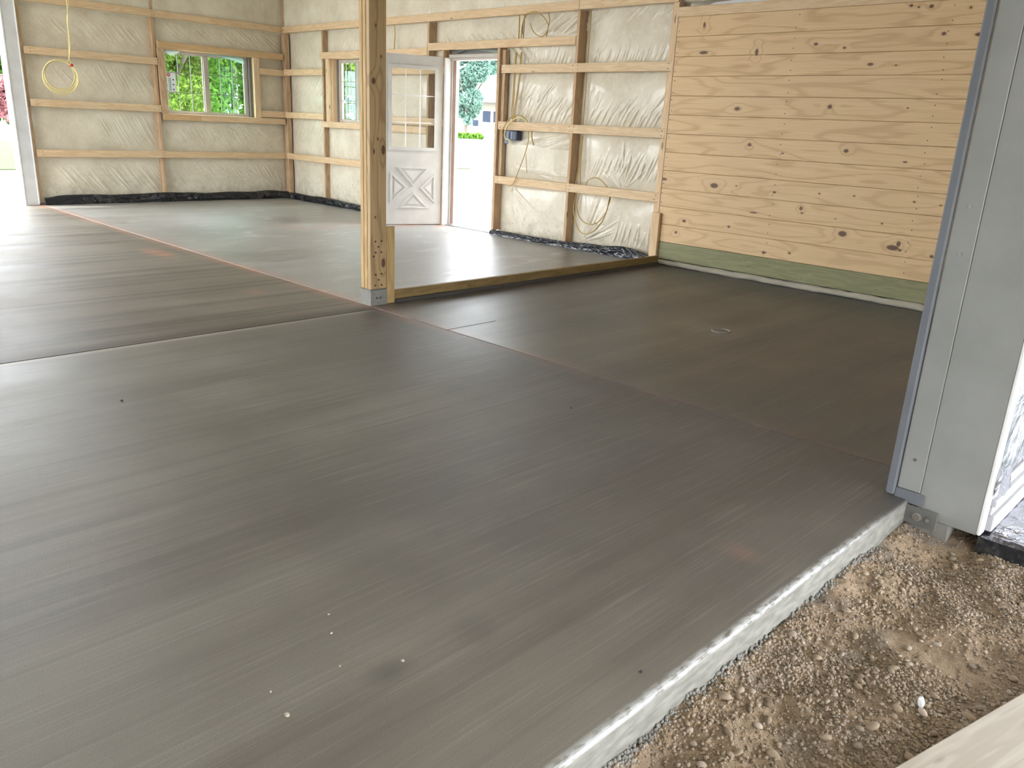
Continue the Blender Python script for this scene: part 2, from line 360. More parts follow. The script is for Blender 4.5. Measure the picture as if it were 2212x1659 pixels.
def addtube(V, F, path, r, k=6):
    base = len(V); N = len(path)
    for i, p in enumerate(path):
        t = (path[min(i+1, N-1)]-path[max(i-1, 0)]).normalized()
        a = t.orthogonal().normalized() if i == 0 else (addtube.a - t*addtube.a.dot(t)).normalized()
        addtube.a = a; b = t.cross(a)
        for j in range(k):
            q = 2*math.pi*j/k; V.append(p+(a*math.cos(q)+b*math.sin(q))*r)
    for i in range(N-1):
        for j in range(k):
            F.append((base+i*k+j, base+i*k+(j+1) % k, base+(i+1)*k+(j+1) % k, base+(i+1)*k+j))
    F.append([base+j for j in range(k)][::-1]); F.append([base+(N-1)*k+j for j in range(k)])
def tube(name, pts, r, mat, parent=None, n=8):
    V, F = [], []; addtube(V, F, smooth_path(pts, n), r); return mesh(name, V, F, mat, parent, True)
def vnoise(x, y, seed=0):
    rg = np.random.default_rng(seed); T = rg.random((256, 256))
    xi = np.floor(x).astype(int); yi = np.floor(y).astype(int); fx = x-xi; fy = y-yi
    fx = fx*fx*(3-2*fx); fy = fy*fy*(3-2*fy); g = lambda a, b: T[a % 256, b % 256]
    return (g(xi, yi)*(1-fx)+g(xi+1, yi)*fx)*(1-fy)+(g(xi, yi+1)*(1-fx)+g(xi+1, yi+1)*fx)*fy - .5
def fbm(x, y, sc, oct=4, seed=0, gain=.5):
    s = 0; a = 1.
    for o in range(oct): s = s+a*vnoise(x*sc*2**o, y*sc*2**o, seed+o); a *= gain
    return s
def gridmesh(name, P, mat, parent=None, keep=None):
    """P: (nu,nv,3) array"""
    nu, nv, _ = P.shape; idx = np.arange(nu*nv).reshape(nu, nv)
    f = np.stack([idx[:-1, :-1], idx[1:, :-1], idx[1:, 1:], idx[:-1, 1:]], -1)
    if keep is not None: f = f[keep]
    f = f.reshape(-1, 4).astype(np.int32)
    m = bpy.data.meshes.new(name); m.vertices.add(nu*nv); m.vertices.foreach_set('co', P.reshape(-1).astype(np.float32))
    m.loops.add(f.size); m.loops.foreach_set('vertex_index', f.reshape(-1)); m.polygons.add(len(f))
    m.polygons.foreach_set('loop_start', np.arange(0, f.size, 4, dtype=np.int32))
    m.polygons.foreach_set('use_smooth', np.ones(len(f), bool)); m.update(calc_edges=True); m.validate()
    m.materials.append(mat); o = link(bpy.data.objects.new(name, m), parent)
    if parent is not None: o.matrix_parent_inverse = Matrix.Translation(-parent.location)
    return o

H = 3.25
GZ = (.650, 1.266, 1.883, 2.487); gh = .0445
# ------------------------------------------------------------------ floor: one slab floor, four pours
floor = tag(empty('floor'), 'broom finished grey concrete floor poured in four sections', kind='structure')
def slab(x0, x1, y0, y1, mat, bev, cells=None):
    bm = bmesh.new(); addbox(bm, x0, x1, y0, y1, -.32, 0)
    es = [e for e in bm.edges if all(abs(v.co.z) < 1e-6 for v in e.verts)]
    bmesh.ops.bevel(bm, geom=es, offset=bev, segments=3, affect='EDGES', profile=.5)
    return frombm('concrete_slab', bm, mat, floor)
a = slab(-.20, 7.3025, -10.9, -3.592, FA, .004); a['label'] = 'brown grey streaked concrete of the left pour'
a = slab(-.20, 7.195, -3.590, .22, FB, .004); a['label'] = 'paler grey concrete of the far left room'
a = slab(7.304, 11.016, -10.9, -3.592, FC, .011); a['label'] = 'grey broomed concrete with the free edge above the dirt'
a = slab(7.197, 11.016, -3.590, .22, FD, .004); a['label'] = 'damp concrete with painted shade below the plank wall'
boxes('saw_cut', [(8.05, 8.053, -3.59, -3.16, -.002, .0012)], plain('cut_line', (.04, .035, .03), .9), floor)
# pipe ring cast in the damp slab
rv, rf = [], []
rp = [Vector((9.14+.062*math.cos(t), -2.066+.062*math.sin(t), .0)) for t in np.linspace(0, 2*math.pi, 29)]
addtube(rv, rf, rp, .007, 8)
tag(mesh('drain_pipe_ring', rv, rf, plain('pale_pvc', (.24, .225, .19), .6), None, True), 'small pale pipe ring set flush in the dark damp floor', 'drain')

# ------------------------------------------------------------------ wall sheets
def sheet(name, wall, axis, u0, u1, z0, z1, rows, cols, holes, streaks, seed, parent, depth, sign, top):
    st = .008; nu = int((u1-u0)/st)+1; nz = int((z1-z0)/st)+1
    U, Z = np.meshgrid(np.linspace(u0, u1, nu), np.linspace(z0, z1, nz), indexing='ij')
    du = (u1-u0)/(nu-1); dz = (z1-z0)/(nz-1)
    h = .006*fbm(U, Z, 3., 4, seed)+.012*fbm(U, Z, 1.3, 2, seed+9)
    r = np.clip(np.searchsorted(rows, Z.ravel()).reshape(Z.shape)-1, 0, len(rows)-2); rr = np.array(rows)
    v = (Z-rr[r])/(rr[r+1]-rr[r])
    c = np.clip(np.searchsorted(cols, U.ravel()).reshape(U.shape)-1, 0, len(cols)-2); cc = np.array(cols)
    w = (U-cc[c])/(cc[c+1]-cc[c])
    h += .035*(1-(2*v-1)**4)*(1-(2*w-1)**4)*np.clip((cc[c+1]-cc[c])/.9, 0, 1.2)
    for (bu, bz, ang, L, wd, am) in streaks:
        ca, sa = math.cos(ang), math.sin(ang)
        xs = sorted((bu, bu+L*ca)); ys = sorted((bz, bz+L*sa)); m = .03
        i0 = max(int((xs[0]-m-u0)/du), 0); i1 = min(int((xs[1]+m-u0)/du)+2, nu); j0 = max(int((ys[0]-m-z0)/dz), 0); j1 = min(int((ys[1]+m-z0)/dz)+2, nz)
        if i1 <= i0 or j1 <= j0: continue
        a = U[i0:i1, j0:j1]-bu; b = Z[i0:i1, j0:j1]-bz
        t = (a*ca+b*sa)/L; d = -a*sa+b*ca + .012*np.sin(3*t)
        tp = np.clip(np.sin(np.pi*np.clip(t, 0, 1)), 0, 1)**.6
        h[i0:i1, j0:j1] += am*1.35*tp*np.exp(-(d/wd)**2)
    dep = np.where(Z < top, depth, .045)-h
    dep = np.maximum(dep, .040)
    if axis == 0: dep = np.where(U > 6.98, np.maximum(dep, .085), dep)
    P = np.stack([U, dep, Z], -1) if axis == 0 else np.stack([-dep, U, Z], -1)
    keep = np.ones((nu-1, nz-1), bool); uc = (U[:-1, :-1]+du/2); zc = Z[:-1, :-1]+dz/2
    for (a0, a1, b0, b1) in holes: keep &= ~((uc > a0) & (uc < a1) & (zc > b0) & (zc < b1))
    return gridmesh(name, P, POLY, parent, keep)
def bundle(u0, u1, z, n, ang, sp, L, wd=.0065, am=.0075, zj=.03):
    out = []; n = int(n*1.7); sp *= .7; L *= 1.1
    for i in range(n):
        u = u0+(u1-u0)*(i+random.uniform(-.3, .3))/max(n-1, 1)
        out.append((u, z+random.uniform(-zj, zj), math.radians(ang+random.uniform(-sp, sp)), L*random.uniform(.5, 1.2), wd*random.uniform(.7, 1.3), am*random.uniform(.5, 1.25)))
    return out
def fan(u, z, a0, a1, n, L, wd=.009, am=.009):
    out = []
    for i in range(n):
        a = math.radians(a0+(a1-a0)*(i+random.uniform(-.3, .3))/max(n-1, 1)); s = random.uniform(.02, .08)
        out.append((u+s*math.cos(a), z+s*math.sin(a), a, L*random.uniform(.5, 1.1), wd*random.uniform(.7, 1.4), am*random.uniform(.5, 1.2)))
    return out

# ------------------------------------------------------------------ left wall (x = 0)
wl = tag(boxes('wall_left', [(-.21, -.18, -3.78, -1.83, 0, H), (-.21, -.18, -.495, .22, 0, H), (-.21, -.18, -1.83, -.495, 0, 1.205), (-.21, -.18, -1.83, -.495, 2.055, H),
        (-.21, -.18, -10.9, -7.4, 0, H), (-.21, -.18, -7.4, -3.78, 2.75, H)], SHELL), kind='structure')
st = []
for z, n in ((1.32, 13), (.70, 15)):
    st += bundle(-2.75, -2.02, z+.46, n, -62, 5, .36)
st += bundle(-3.35, -2.2, .45, 12, -50, 6, .5, .010, .009); st += bundle(-2.6, -2.05, .5, 7, -55, 4, .34)
st += bundle(-1.85, -.7, 1.03, 15, -58, 7, .22); st += bundle(-1.2, -.35, 1.06, 8, -42, 8, .18)
st += bundle(-1.7, -.3, .52, 10, -52, 8, .22, .008, .006); st += fan(-1.85, .58, -30, -75, 6, .4)
st += bundle(-3.4, -2.2, 2.3, 9, -48, 8, .35, .010, .006); st += bundle(-1.8, -.2, 2.38, 13, -35, 8, .35, .010, .008)
st += bundle(-3.3, -2.1, 1.72, 6, -50, 9, .3, .009, .005); st += fan(-.06, .05, 95, 140, 7, .4)
st += bundle(-.35, -.06, 1.7, 6, -80, 6, .3, .008, .006); st += bundle(-1.8, -.2, 2.9, 10, -40, 10, .4)
sheet('plastic_sheet', 'L', 1, -3.6, .13, .02, H-.02, [0, GZ[0], GZ[1], GZ[2], GZ[3], H], [-3.6, -1.94, 0], [(-1.85, -.475, 1.18, 2.08)], st, 3, wl, .125, 1, 2.43)
def girtL(y0, y1, z, h=gh, m=PINE, nm='girt'): return lum(nm, -.038, 0, y0, y1, z-h, z+h, m, wl)
girtL(-3.57, 0.0, GZ[0]); girtL(-3.57, -1.925, GZ[1]); girtL(-.405, 0.0, GZ[1]); girtL(-3.57, -1.925, GZ[2]); girtL(-.405, 0.0, GZ[2]-.012)
girtL(-3.57, 0.0, GZ[3]); girtL(-3.57, 0, 3.09)
girtL(-1.912, 0.0, 2.103, .044, ORANGE_PINE, 'window_header'); girtL(-1.90, -1.36, 1.162, .042, ORANGE_PINE, 'window_sill_board'); girtL(-1.358, 0.0, 1.162, .042, PINE, 'window_sill_board')
lum('window_stud', -.040, 0, -1.918, -1.826, 1.2045, 2.058, STUD, wl); lum('window_stud', -.040, 0, -.497, -.405, 1.2045, 2.058, PINE, wl)
lum('stud', -.17, -.0395, -1.964, -1.926, .10, H, STUD, wl); lum('corner_stud', -.11, -.002, .0385, .112, .08, H, STUD, wl)
lum('stud', -.17, -.0395, -3.60, -3.562, .02, H, STUD, wl)
# window liner boards
for b in ((-.18, -.041, -1.845, -1.8255, 1.1855, 2.0755), (-.18, -.041, -.4975, -.478, 1.1855, 2.0755), (-.18, -.041, -1.825, -.498, 1.185, 1.2045), (-.18, -.041, -1.825, -.498, 2.0555, 2.075)):
    lum('window_liner', *b, PINE, wl)
boxes('insulation_batt', [(-.178, -.172, -3.6, -1.86, .03, H), (-.178, -.172, -.47, 0, .03, H)], CEIL, wl)

# window 1
def slider(name, axis, d0, d1, u0, u1, z0, z1, um, label, flip):
    """sliding window in a plane; axis 1: spans y (left wall), axis 0: spans x (back wall)"""
    B = (lambda a0, a1, c0, c1, e0, e1: (a0, a1, c0, c1, e0, e1)) if axis == 1 else (lambda a0, a1, c0, c1, e0, e1: (c0, c1, a0, a1, e0, e1))
    w = tag(empty(name), label, kind='structure')
    fw = .05
    for b in ((u0, u1, z0, z0+.035), (u0, u1, z1-.035, z1), (u0, u0+fw, z0+.035, z1-.035), (u1-fw, u1, z0+.035, z1-.035)):
        boxes('window_frame', [B(d0, d1, *b)], BRONZE, w, .004)
    boxes('meeting_stile', [B(d0+.01, d1-.01, um-.03, um+.03, z0+.036, z1-.036)], BRONZE, w, .004)
    dm = (d0+d1)/2
    for k, (a, b, gm) in enumerate(((u0+fw, um-.03, GLASS), (um+.03, u1-fw, GLASSG))):
        dd = dm+(-.012 if k == 0 else .012)
        gl = boxes('glass_pane', [B(dd-.002, dd+.002, a+.0005, b-.0005, z0+.0355, z1-.0355)], gm, w)
        sash = [B(dd-.008, dd+.008, a+.0003, a+.012, z0+.0353, z1-.0353), B(dd-.008, dd+.008, b-.012, b-.0003, z0+.0353, z1-.0353), B(dd-.0079, dd+.0079, a+.0003, b-.0003, z0+.0353, z0+.047), B(dd-.0079, dd+.0079, a+.0003, b-.0003, z1-.047, z1-.0353)]
        boxes('sash', sash, BRONZE, w)
        for i in (1, 2):
            u = a+(b-a)*i/3; boxes('glazing_bar', [B(dd-.004, dd+.004, u-.0045, u+.0045, z0+.0474, z1-.0474)], BARM, w)
            z = z0+.035+(z1-z0-.07)*i/3; boxes('glazing_bar', [B(dd-.0035, dd+.0035, a+.0124, b-.0124, z-.0045, z+.0045)], BARM, w)
    return w
w1 = slider('window_1', 1, -.165, -.11, -1.823, -.545, 1.2055, 2.052, -1.19, 'sliding window with grilles in the left wall', 0)
boxes('jamb_strip', [(-.165, -.06, -.543, -.5005, 1.2055, 2.052)], DKGREY, w1, .003)
s = boxes('sticker', [(-.1485, -.1475, -1.752, -1.628, 1.49, 1.77)], STICK, w1)
def disc(name, c, r, nrm, mat, parent, k=14, th=.001):
    bm = bmesh.new(); n = Vector(nrm).normalized(); bmesh.ops.create_cone(bm, cap_ends=True, segments=k, radius1=r, radius2=r, depth=th)
    bmesh.ops.transform(bm, matrix=Matrix.Translation(c) @ n.to_track_quat('Z', 'Y').to_matrix().to_4x4(), verts=bm.verts); return frombm(name, bm, mat, parent)
disc('red_emblem', (-.1468, -1.728, 1.725), .024, (1, 0, 0), REDINK, s)
boxes('emblem_bar', [(-.1463, -.1458, -1.742, -1.714, 1.722, 1.728), (-.1463, -.1458, -1.731, -1.725, 1.711, 1.739)], STICK, s)
boxes('printed_bars', [(-.1472, -.1464, -1.735, -1.728, 1.51+i*.026, 1.53+i*.026) for i in range(7)]+[(-.1472, -.1464, -1.716, -1.704, 1.52+i*.024, 1.537+i*.024) for i in range(7)], INK, s)
for z in (1.535, 1.60, 1.665): disc('printed_dot', (-.1468, -1.668, z), .011, (1, 0, 0), INK, s)
def flap(pts, mat, parent, name='film_flap'):
    n = len(pts)//2; V = [Vector(p) for p in pts]; F = [(i, i+1, n+i+1, n+i) for i in range(n-1)]; return mesh(name, V, F, mat, parent, True)
flap([(-.10, -1.82, 2.05), (-.10, -1.74, 2.05), (-.095, -1.66, 2.05), (-.09, -1.58, 2.05), (-.07, -1.82, 2.03), (-.06, -1.74, 1.985), (-.055, -1.68, 1.98), (-.07, -1.58, 2.035)], FILM, w1)
flap([(-.10, -1.2, 2.05), (-.10, -1.0, 2.05), (-.10, -.8, 2.05), (-.10, -.62, 2.05), (-.08, -1.2, 2.038), (-.07, -1.0, 2.03), (-.06, -.8, 1.99), (-.055, -.62, 1.95)], FILM, w1)

# ------------------------------------------------------------------ back wall (y = 0)
wb = tag(boxes('wall_back', [(-.21, 1.235, .19, .22, 0, H), (1.235, 2.17, .19, .22, 0, 1.20), (1.235, 2.17, .19, .22, 2.055, H), (2.17, 3.78, .19, .22, 0, H),
        (3.78, 4.71, .19, .22, 2.10, H), (4.71, 11.26, .19, .22, 0, H)], SHELL), kind='structure')
st = []
st += bundle(.15, .9, 2.2, 8, -60, 8, .3, .008, .007); st += bundle(.1, .95, 1.55, 9, 55, 6, .36); st += bundle(.15, .95, .95, 8, 62, 8, .3, .009, .007); st += fan(.08, .1, 40, 85, 8, .45)
st += bundle(1.2, 2.1, 2.2, 9, 80, 8, .12, .008, .006); st += bundle(1.15, 2.1, .9, 10, -70, 15, .2, .01, .006); st += bundle(1.15, 2.1, .35, 7, -80, 20, .3, .012, .006)
st += bundle(1.2, 2.6, 2.58, 14, 100, 12, .16); st += fan(2.9, 2.55, 60, 120, 6, .25)
st += bundle(2.35, 3.3, 2.2, 10, -60, 12, .25); st += bundle(2.3, 3.4, 1.4, 10, -55, 10, .35); st += bundle(2.4, 3.4, .75, 12, -50, 10, .4)
for x0, x1 in ((4.85, 5.82), (5.98, 7.0)):
    st += bundle(x0+.02, x1-.15, 1.30, 15, 58, 6, .24); st += bundle(x0+.0, x1-.1, 1.92, 17, 66, 8, .20); st += bundle(x0+.35, x1, 1.42, 11, 50, 8, .26)
st += bundle(4.95, 5.45, 1.46, 9, 72, 4, .16, .007, .008); st += bundle(4.95, 5.4, 1.56, 10, 48, 5, .24)
st += fan(6.02, 1.93, 45, 85, 8, .35); st += fan(6.02, 1.30, 40, 85, 8, .35); st += bundle(6.1, 6.95, .78, 17, 68, 8, .28); st += fan(6.55, .66, 40, 150, 14, .42)
st += bundle(4.9, 5.7, 1.08, 8, 12, 5, .4, .009, .008); st += bundle(4.95, 5.7, .78, 7, -6, 5, .45, .010, .007)
st += fan(4.92, .60, -30, -85, 11, .48, .010, .011); st += fan(6.08, .08, 20, 75, 12, .5, .010, .010); st += bundle(6.5, 6.95, .12, 9, 75, 15, .22)
st += bundle(3.6, 4.9, 2.26, 15, -38, 8, .42, .012, .012); st += bundle(5.2, 5.8, 2.24, 10, 30, 10, .4, .012, .012); st += bundle(3.2, 5.8, 2.60, 18, 15, 12, .45, .012, .010)
st += bundle(5.9, 7.0, 2.34, 8, 50, 12, .3, .010, .006)
sheet('plastic_sheet', 'B', 0, -.13, 8.6, .02, H-.02, [0, GZ[0], GZ[1], GZ[2], GZ[3], H], [0, 1.016, 2.235, 3.455, 4.72, 5.89, 7.11],
      [(1.215, 2.19, 1.18, 2.08), (3.765, 4.70, 0, 2.115)], st, 21, wb, .128, -1, 2.45)
sheet('plastic_sheet', 'B', 0, 8.61, 10.98, 2.41, H-.02, [2.2, H], [8.5, 11.1], [], bundle(8.8, 10.8, 2.5, 12, 70, 15, .3), 29, wb, .128, -1, 2.45)
def girtB(x0, x1, z, h=gh, m=PINE, nm='girt', y0=0.): return lum(nm, x0, x1, y0, y0+.038, z-h, z+h, m, wb)
girtB(.002, 5.888, GZ[3]); girtB(5.891, 7.108, GZ[3]+.012, .055)
girtB(.002, 1.07, GZ[2]); girtB(2.19, 3.76, GZ[2]); girtB(4.775, 7.108, GZ[2])
girtB(.002, 1.07, GZ[1]); girtB(2.19, 3.76, GZ[1]); girtB(4.755, 7.095, GZ[1])
girtB(.002, 3.76, GZ[0]); girtB(4.735, 7.10, GZ[0]); girtB(.002, 10.98, 3.09)
girtB(1.0, 3.437, 2.103, .044, PINE, 'window_header'); girtB(1.01, 3.437, 1.16, .042, PINE, 'window_sill_board')
girtB(3.458, 5.868, 2.153, .0435, PINE, 'door_header')
for x in (1.016, 2.235, 3.455, 5.89): lum('stud', x-.019, x+.019, .0385 if x != 3.455 and x != 5.89 else .004, .17, .06 if x != 5.89 else .055, 2.44, STUD, wb)
lum('door_stud', 4.700, 4.744, .002, .17, .05, 2.109, STUD, wb); lum('door_stud', 4.746, 4.80, .0385, .10, .70, 2.09, STUD, wb); lum('door_stud', 3.730, 3.758, .002, .17, .0, 2.109, STUD, wb)
lum('end_stud', 7.025, 7.10, .0385, .076, .02, H, PINE, wb); lum('end_stud', 7.095, 7.122, -.002, .12, .02, 2.44, PINE, wb)
lum('window_stud', 1.15, 1.2335, 0.0005, .0375, 1.2035, 2.058, PINE, wb); lum('window_stud', 2.176, 2.188, 0.0005, .0375, 1.2035, 2.058, PINE, wb)
for b in ((1.2145, 1.2345, .041, .188, 1.18, 2.076), (2.171, 2.19, .041, .188, 1.18, 2.076), (1.235, 2.1705, .041, .188, 1.18, 1.2), (1.235, 2.1705, .041, .188, 2.056, 2.076)): lum('window_liner', *b, PINE, wb)
w2 = slider('window_2', 0, .125, .18, 1.30, 2.17, 1.2005, 2.052, 1.74, 'sliding window with grilles in the back wall beside the post', 0)
boxes('jamb_strip', [(1.2555, 1.2985, .118, .18, 1.2005, 2.052)], DKGREY, w2, .003)
# plank cladding, skirt board and concrete lip
z = .227
for k in range(12):
    lum('plank', 7.128, 10.985, -.006+random.uniform(-.0012, .0012), .019, z+.0010, z+.1735-.0006, PLANK, wb, .0032); z += .1735
girtB(7.125, 10.985, 2.352, .043, PINE, 'top_board', -.012)
lum('skirt_board', 7.128, 10.985, -.010, .028, .057, .2265, TREATED, wb, .004)
nl = []
for xs in (7.15, 8.33, 9.55):
    zz = .227
    for k in range(12):
        for dz in (.04, .13):
            nl.append((xs+random.uniform(-.012, .012), zz+dz+random.uniform(-.01, .01))); zz = zz
        zz += .1735
bm = bmesh.new()
for x, zz in nl: addbox(bm, x-.0035, x+.0035, -.0085, -.004, zz-.0035, zz+.0035)
tag(frombm('nail_heads', bm, LEAD, wb), kind='stuff')
nb = []
for (x0, z_) in [(x, z) for x in (4.79, 5.86, 5.92, 7.06) for z in GZ[:3]]:
    for dz in (-.022, .022): nb.append((x0+random.uniform(-.01, .01), z_+dz))
bm = bmesh.new()
for x, zz in nb: addbox(bm, x-.004, x+.004, -.0025, .003, zz-.004, zz+.004)
for y in (-3.5, -1.96, -1.93, -.03):
    for z_ in GZ:
        for dz in (-.02, .02): addbox(bm, -.003, .0025, y-.004, y+.004, z_+dz-.004, z_+dz+.004)
tag(frombm('nail_heads', bm, LEAD, wb), kind='stuff')
# ragged pale concrete lip under the skirt board
nx = 300; xs = np.linspace(7.13, 10.985, nx); prof = [(-.012, .0), (-.040, .004), (-.052, .022), (-.045, .040), (-.022, .050), (.0, .0515)]
P = np.zeros((nx, len(prof), 3))
for j, (py, pz) in enumerate(prof):
    P[:, j, 0] = xs; P[:, j, 1] = py*(.8+.5*vnoise(xs*9, xs*0+j*1.7, 5)); P[:, j, 2] = np.maximum(pz+.010*vnoise(xs*14, xs*0+j*.6, 8)*(pz > 0), 0.0)
o = gridmesh('concrete_lip', P, LIP, wb); o['label'] = 'ragged pale concrete lip under the skirt board'

# ------------------------------------------------------------------ other shell pieces: right wall, front wall, ceiling
tag(boxes('wall_right', [(11.03, 11.25, -3.855, .22, -.05, H), (11.03, 11.25, -7.5, -3.855, 2.75, H), (11.03, 11.25, -10.9, -7.5, -.05, H)], SHELL), kind='structure')
tag(boxes('wall_front', [(-.21, .3, -10.93, -10.9, 0, H), (6.0, 11.26, -10.93, -10.9, 0, H), (.3, 6.0, -10.93, -10.9, 3.0, H)], SHELL), kind='structure')  # unseen wall; its wide opening is invented to let more light inside
tag(boxes('ceiling', [(-.5, 11.26, -11.2, .7, H, H+.04)], CEIL), kind='structure')
tag(boxes('unseen_porch_ceiling', [(11.262, 17.2, -11.2, .4, 2.85, 2.89), (17.16, 17.2, -11.2, .4, 2.25, 2.85)], CEIL), kind='structure')  # inferred roof out of view; depth and dropped header shaped to cut light
tag(boxes('wall_porch_added', [(11.262, 17.2, -11.24, -11.2, -.2, 2.85)], SHELL), kind='structure')  # unseen end wall, added to cut the light near the camera

# left opening jamb trim
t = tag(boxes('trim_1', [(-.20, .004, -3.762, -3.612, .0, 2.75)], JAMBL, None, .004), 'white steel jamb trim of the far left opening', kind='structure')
boxes('trim_return', [(-.05, .012, -3.626, -3.611, .012, 2.75)], WHITE, t, .003); boxes('trim_return', [(-.20, .010, -3.782, -3.764, .0, 2.75)], WHITE, t, .003)
boxes('trim_shoe', [(-.19, .002, -3.76, -3.615, -.001, .006)], DKGREY, t)

# right opening jamb (faces the camera across the opening)
J = -3.87
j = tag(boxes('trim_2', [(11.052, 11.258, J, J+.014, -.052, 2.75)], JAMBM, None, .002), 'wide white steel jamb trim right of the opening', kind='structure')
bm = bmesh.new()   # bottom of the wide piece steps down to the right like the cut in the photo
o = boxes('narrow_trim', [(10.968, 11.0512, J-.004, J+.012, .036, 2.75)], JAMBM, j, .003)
boxes('rubber_strip', [(10.934, 10.9655, J-.016, J+.010, .002, 2.75)], GREYM, j, .006)
boxes('trim_lip', [(11.2585, 11.272, J-.003, J+.05, -.050, 2.75)], WHITE, j, .004)
boxes('rubber_boot', [(10.966, 11.068, J-.008, J-.0045, -.012, .036)], GREYM, j, .0015)
for zz in (.16, .92, 1.08, 1.9):
    disc('screw', (11.012, J-.0055, zz), .0065, (0, -1, 0), BOLT, j, 12, .004)
br = tag(boxes('post_bracket', [(11.000, 11.128, J-.010, J-.0045, -.088, -.016)], GALVD, None, .0015), 'dusty steel bracket with two bolts at the foot of the white jamb', 'bracket')
bm = bmesh.new()
disc('bolt', (11.060, J-.014, -.053), .0105, (0, -1, 0), BOLT, br, 6, .010); disc('washer', (11.060, J-.0112, -.053), .0165, (0, -1, 0), GALV, br, 18, .003)
disc('bolt', (11.098, J-.012, -.053), .0075, (0, -1, 0), GALV, br, 6, .008); disc('washer', (11.098, J-.0112, -.053), .0125, (0, -1, 0), GALVD, br, 18, .003)
def rough_block(name, x0, x1, y0, y1, z0, z1, mat, seed, amp=.006, parent=None):
    bm = bmesh.new(); bmesh.ops.create_cube(bm, size=1.); bmesh.ops.subdivide_edges(bm, edges=bm.edges[:], cuts=6, use_grid_fill=True)
    rg = random.Random(seed)
    for v in bm.verts:
        c = v.co; v.co = Vector((x0+(c.x+.5)*(x1-x0), y0+(c.y+.5)*(y1-y0), z0+(c.z+.5)*(z1-z0)))+Vector([rg.uniform(-amp, amp) for _ in range(3)])
    return frombm(name, bm, mat, parent)
tag(rough_block('concrete_pier', 11.018, 11.165, J+.004, J+.16, -.30, -.0545, PIER, 3, .002), 'rough grey concrete pier under the jamb bracket', 'pier')

# exterior wall right of the jamb: foil, steel base trim, black membrane
fw_ = tag(empty('wall_outside'), 'foil faced wall beyond the white jamb', kind='structure')
ny, nz = 150, 120; Yg, Zg = np.meshgrid(np.linspace(J+.01, .2, ny), np.linspace(.12, 2.9, nz), indexing='ij')
hh = .03*np.abs(fbm(Yg+.6*Zg, Zg, 4., 4, 41))+.02*fbm(Yg*3, Zg, 1.2, 3, 45)
gridmesh('foil_sheet', np.stack([11.262+np.abs(hh), Yg, Zg], -1), FOIL, fw_)
for (z0, z1, d) in ((-.045, .015, .030), (.015, .05, .018), (.05, .075, .026), (.075, .118, .012)):
    boxes('base_trim', [(11.255, 11.262+d, J+.052, .2, z0+.0006, z1-.0006)], TRIMW, fw_, .003)
flap([(11.290, J+.03, .21), (11.296, J+.07, .215), (11.298, J+.10, .19), (11.290, J+.02, .10), (11.302, J+.07, .10), (11.304, J+.12, .12)], BLACK, fw_, 'membrane_scrap')
# wrapped ledge at the foot of the outside wall
lx = np.linspace(11.262, 12.5, 100); prof = [(-1.2, -.052), (-2.2, -.050), (-3.0, -.048), (-3.45, -.05), (-3.66, -.047), (-3.77, -.050), (-3.815, -.056), (-3.834, -.068)]
prof2 = [(-3.834, -.068), (-3.840, -.085), (-3.848, -.11), (-3.862, -.14), (-3.89, -.165)]
def ribbon(name, prof, xs, mat, parent, amp, seed, sub=8):
    Q = []
    for (a, b), (c, d) in zip(prof[:-1], prof[1:]):
        for k in range(sub): Q.append((a+(c-a)*k/sub, b+(d-b)*k/sub))
    Q.append(prof[-1]); Q = np.array(Q); A, B = np.meshgrid(xs, np.arange(len(Q)), indexing='ij')
    n = amp*fbm(A*1., Q[B.astype(int), 0]*3, 6., 4, seed)
    P = np.stack([A+n*.5, Q[B.astype(int), 0]+n, Q[B.astype(int), 1]+np.abs(n)*.9], -1); return gridmesh(name, P, mat, parent)
led = tag(empty('wrapped_ledge', (11.6, -3.7, -.15)), 'foil covered ledge with black plastic front at the foot of the outside wall', 'ledge')
ribbon('foil_cover', prof, lx, FOIL, led, .012, 61); ribbon('plastic_front', prof2, lx, BLACK, led, .018, 66)

# ------------------------------------------------------------------ door
d1 = tag(empty('door_1', (4.25, .1, 0)), 'white half glazed door standing open in the back wall', kind='structure')
boxes('door_frame', [(3.762, 3.7995, .012, .19, 0, 2.02), (3.80, 3.825, .105, .19, 0, 2.02)], WHITE, d1, .003)
boxes('weatherstrip', [(3.8255, 3.852, .10, .14, .02, 2.02)], BROWN, d1, .004)
boxes('weatherstrip', [(3.8525, 3.868, .12, .17, .02, 2.02)], WHITE, d1, .004)
boxes('head_frame', [(3.79, 4.70, .06, .19, 2.024, 2.062), (3.79, 4.70, .09, .19, 1.995, 2.024)], BRONZE, d1, .004)
boxes('head_shim', [(3.79, 4.70, .10, .19, 2.062, 2.108)], DKGREY, d1)
flap([(3.9, .08, 2.105), (4.1, .07, 2.108), (4.35, .06, 2.108), (4.66, .06, 2.10), (3.9, .06, 2.07), (4.1, .045, 2.10), (4.35, .04, 2.095), (4.66, .03, 2.06)], FILM, d1)
boxes('threshold', [(3.80, 4.70, .04, .19, .0005, .012)], GALV, d1, .003)
dv = Vector((-.3925, -.9197, 0)).normalized(); nv = Vector((-dv.y, dv.x, 0)); nv = nv if nv.dot(Vector((1, -1, 0))) > 0 else -nv
Hn = Vector((3.79, .10, 0))
def D(s, n, z): return Hn+dv*s+nv*n+Vector((0, 0, z))
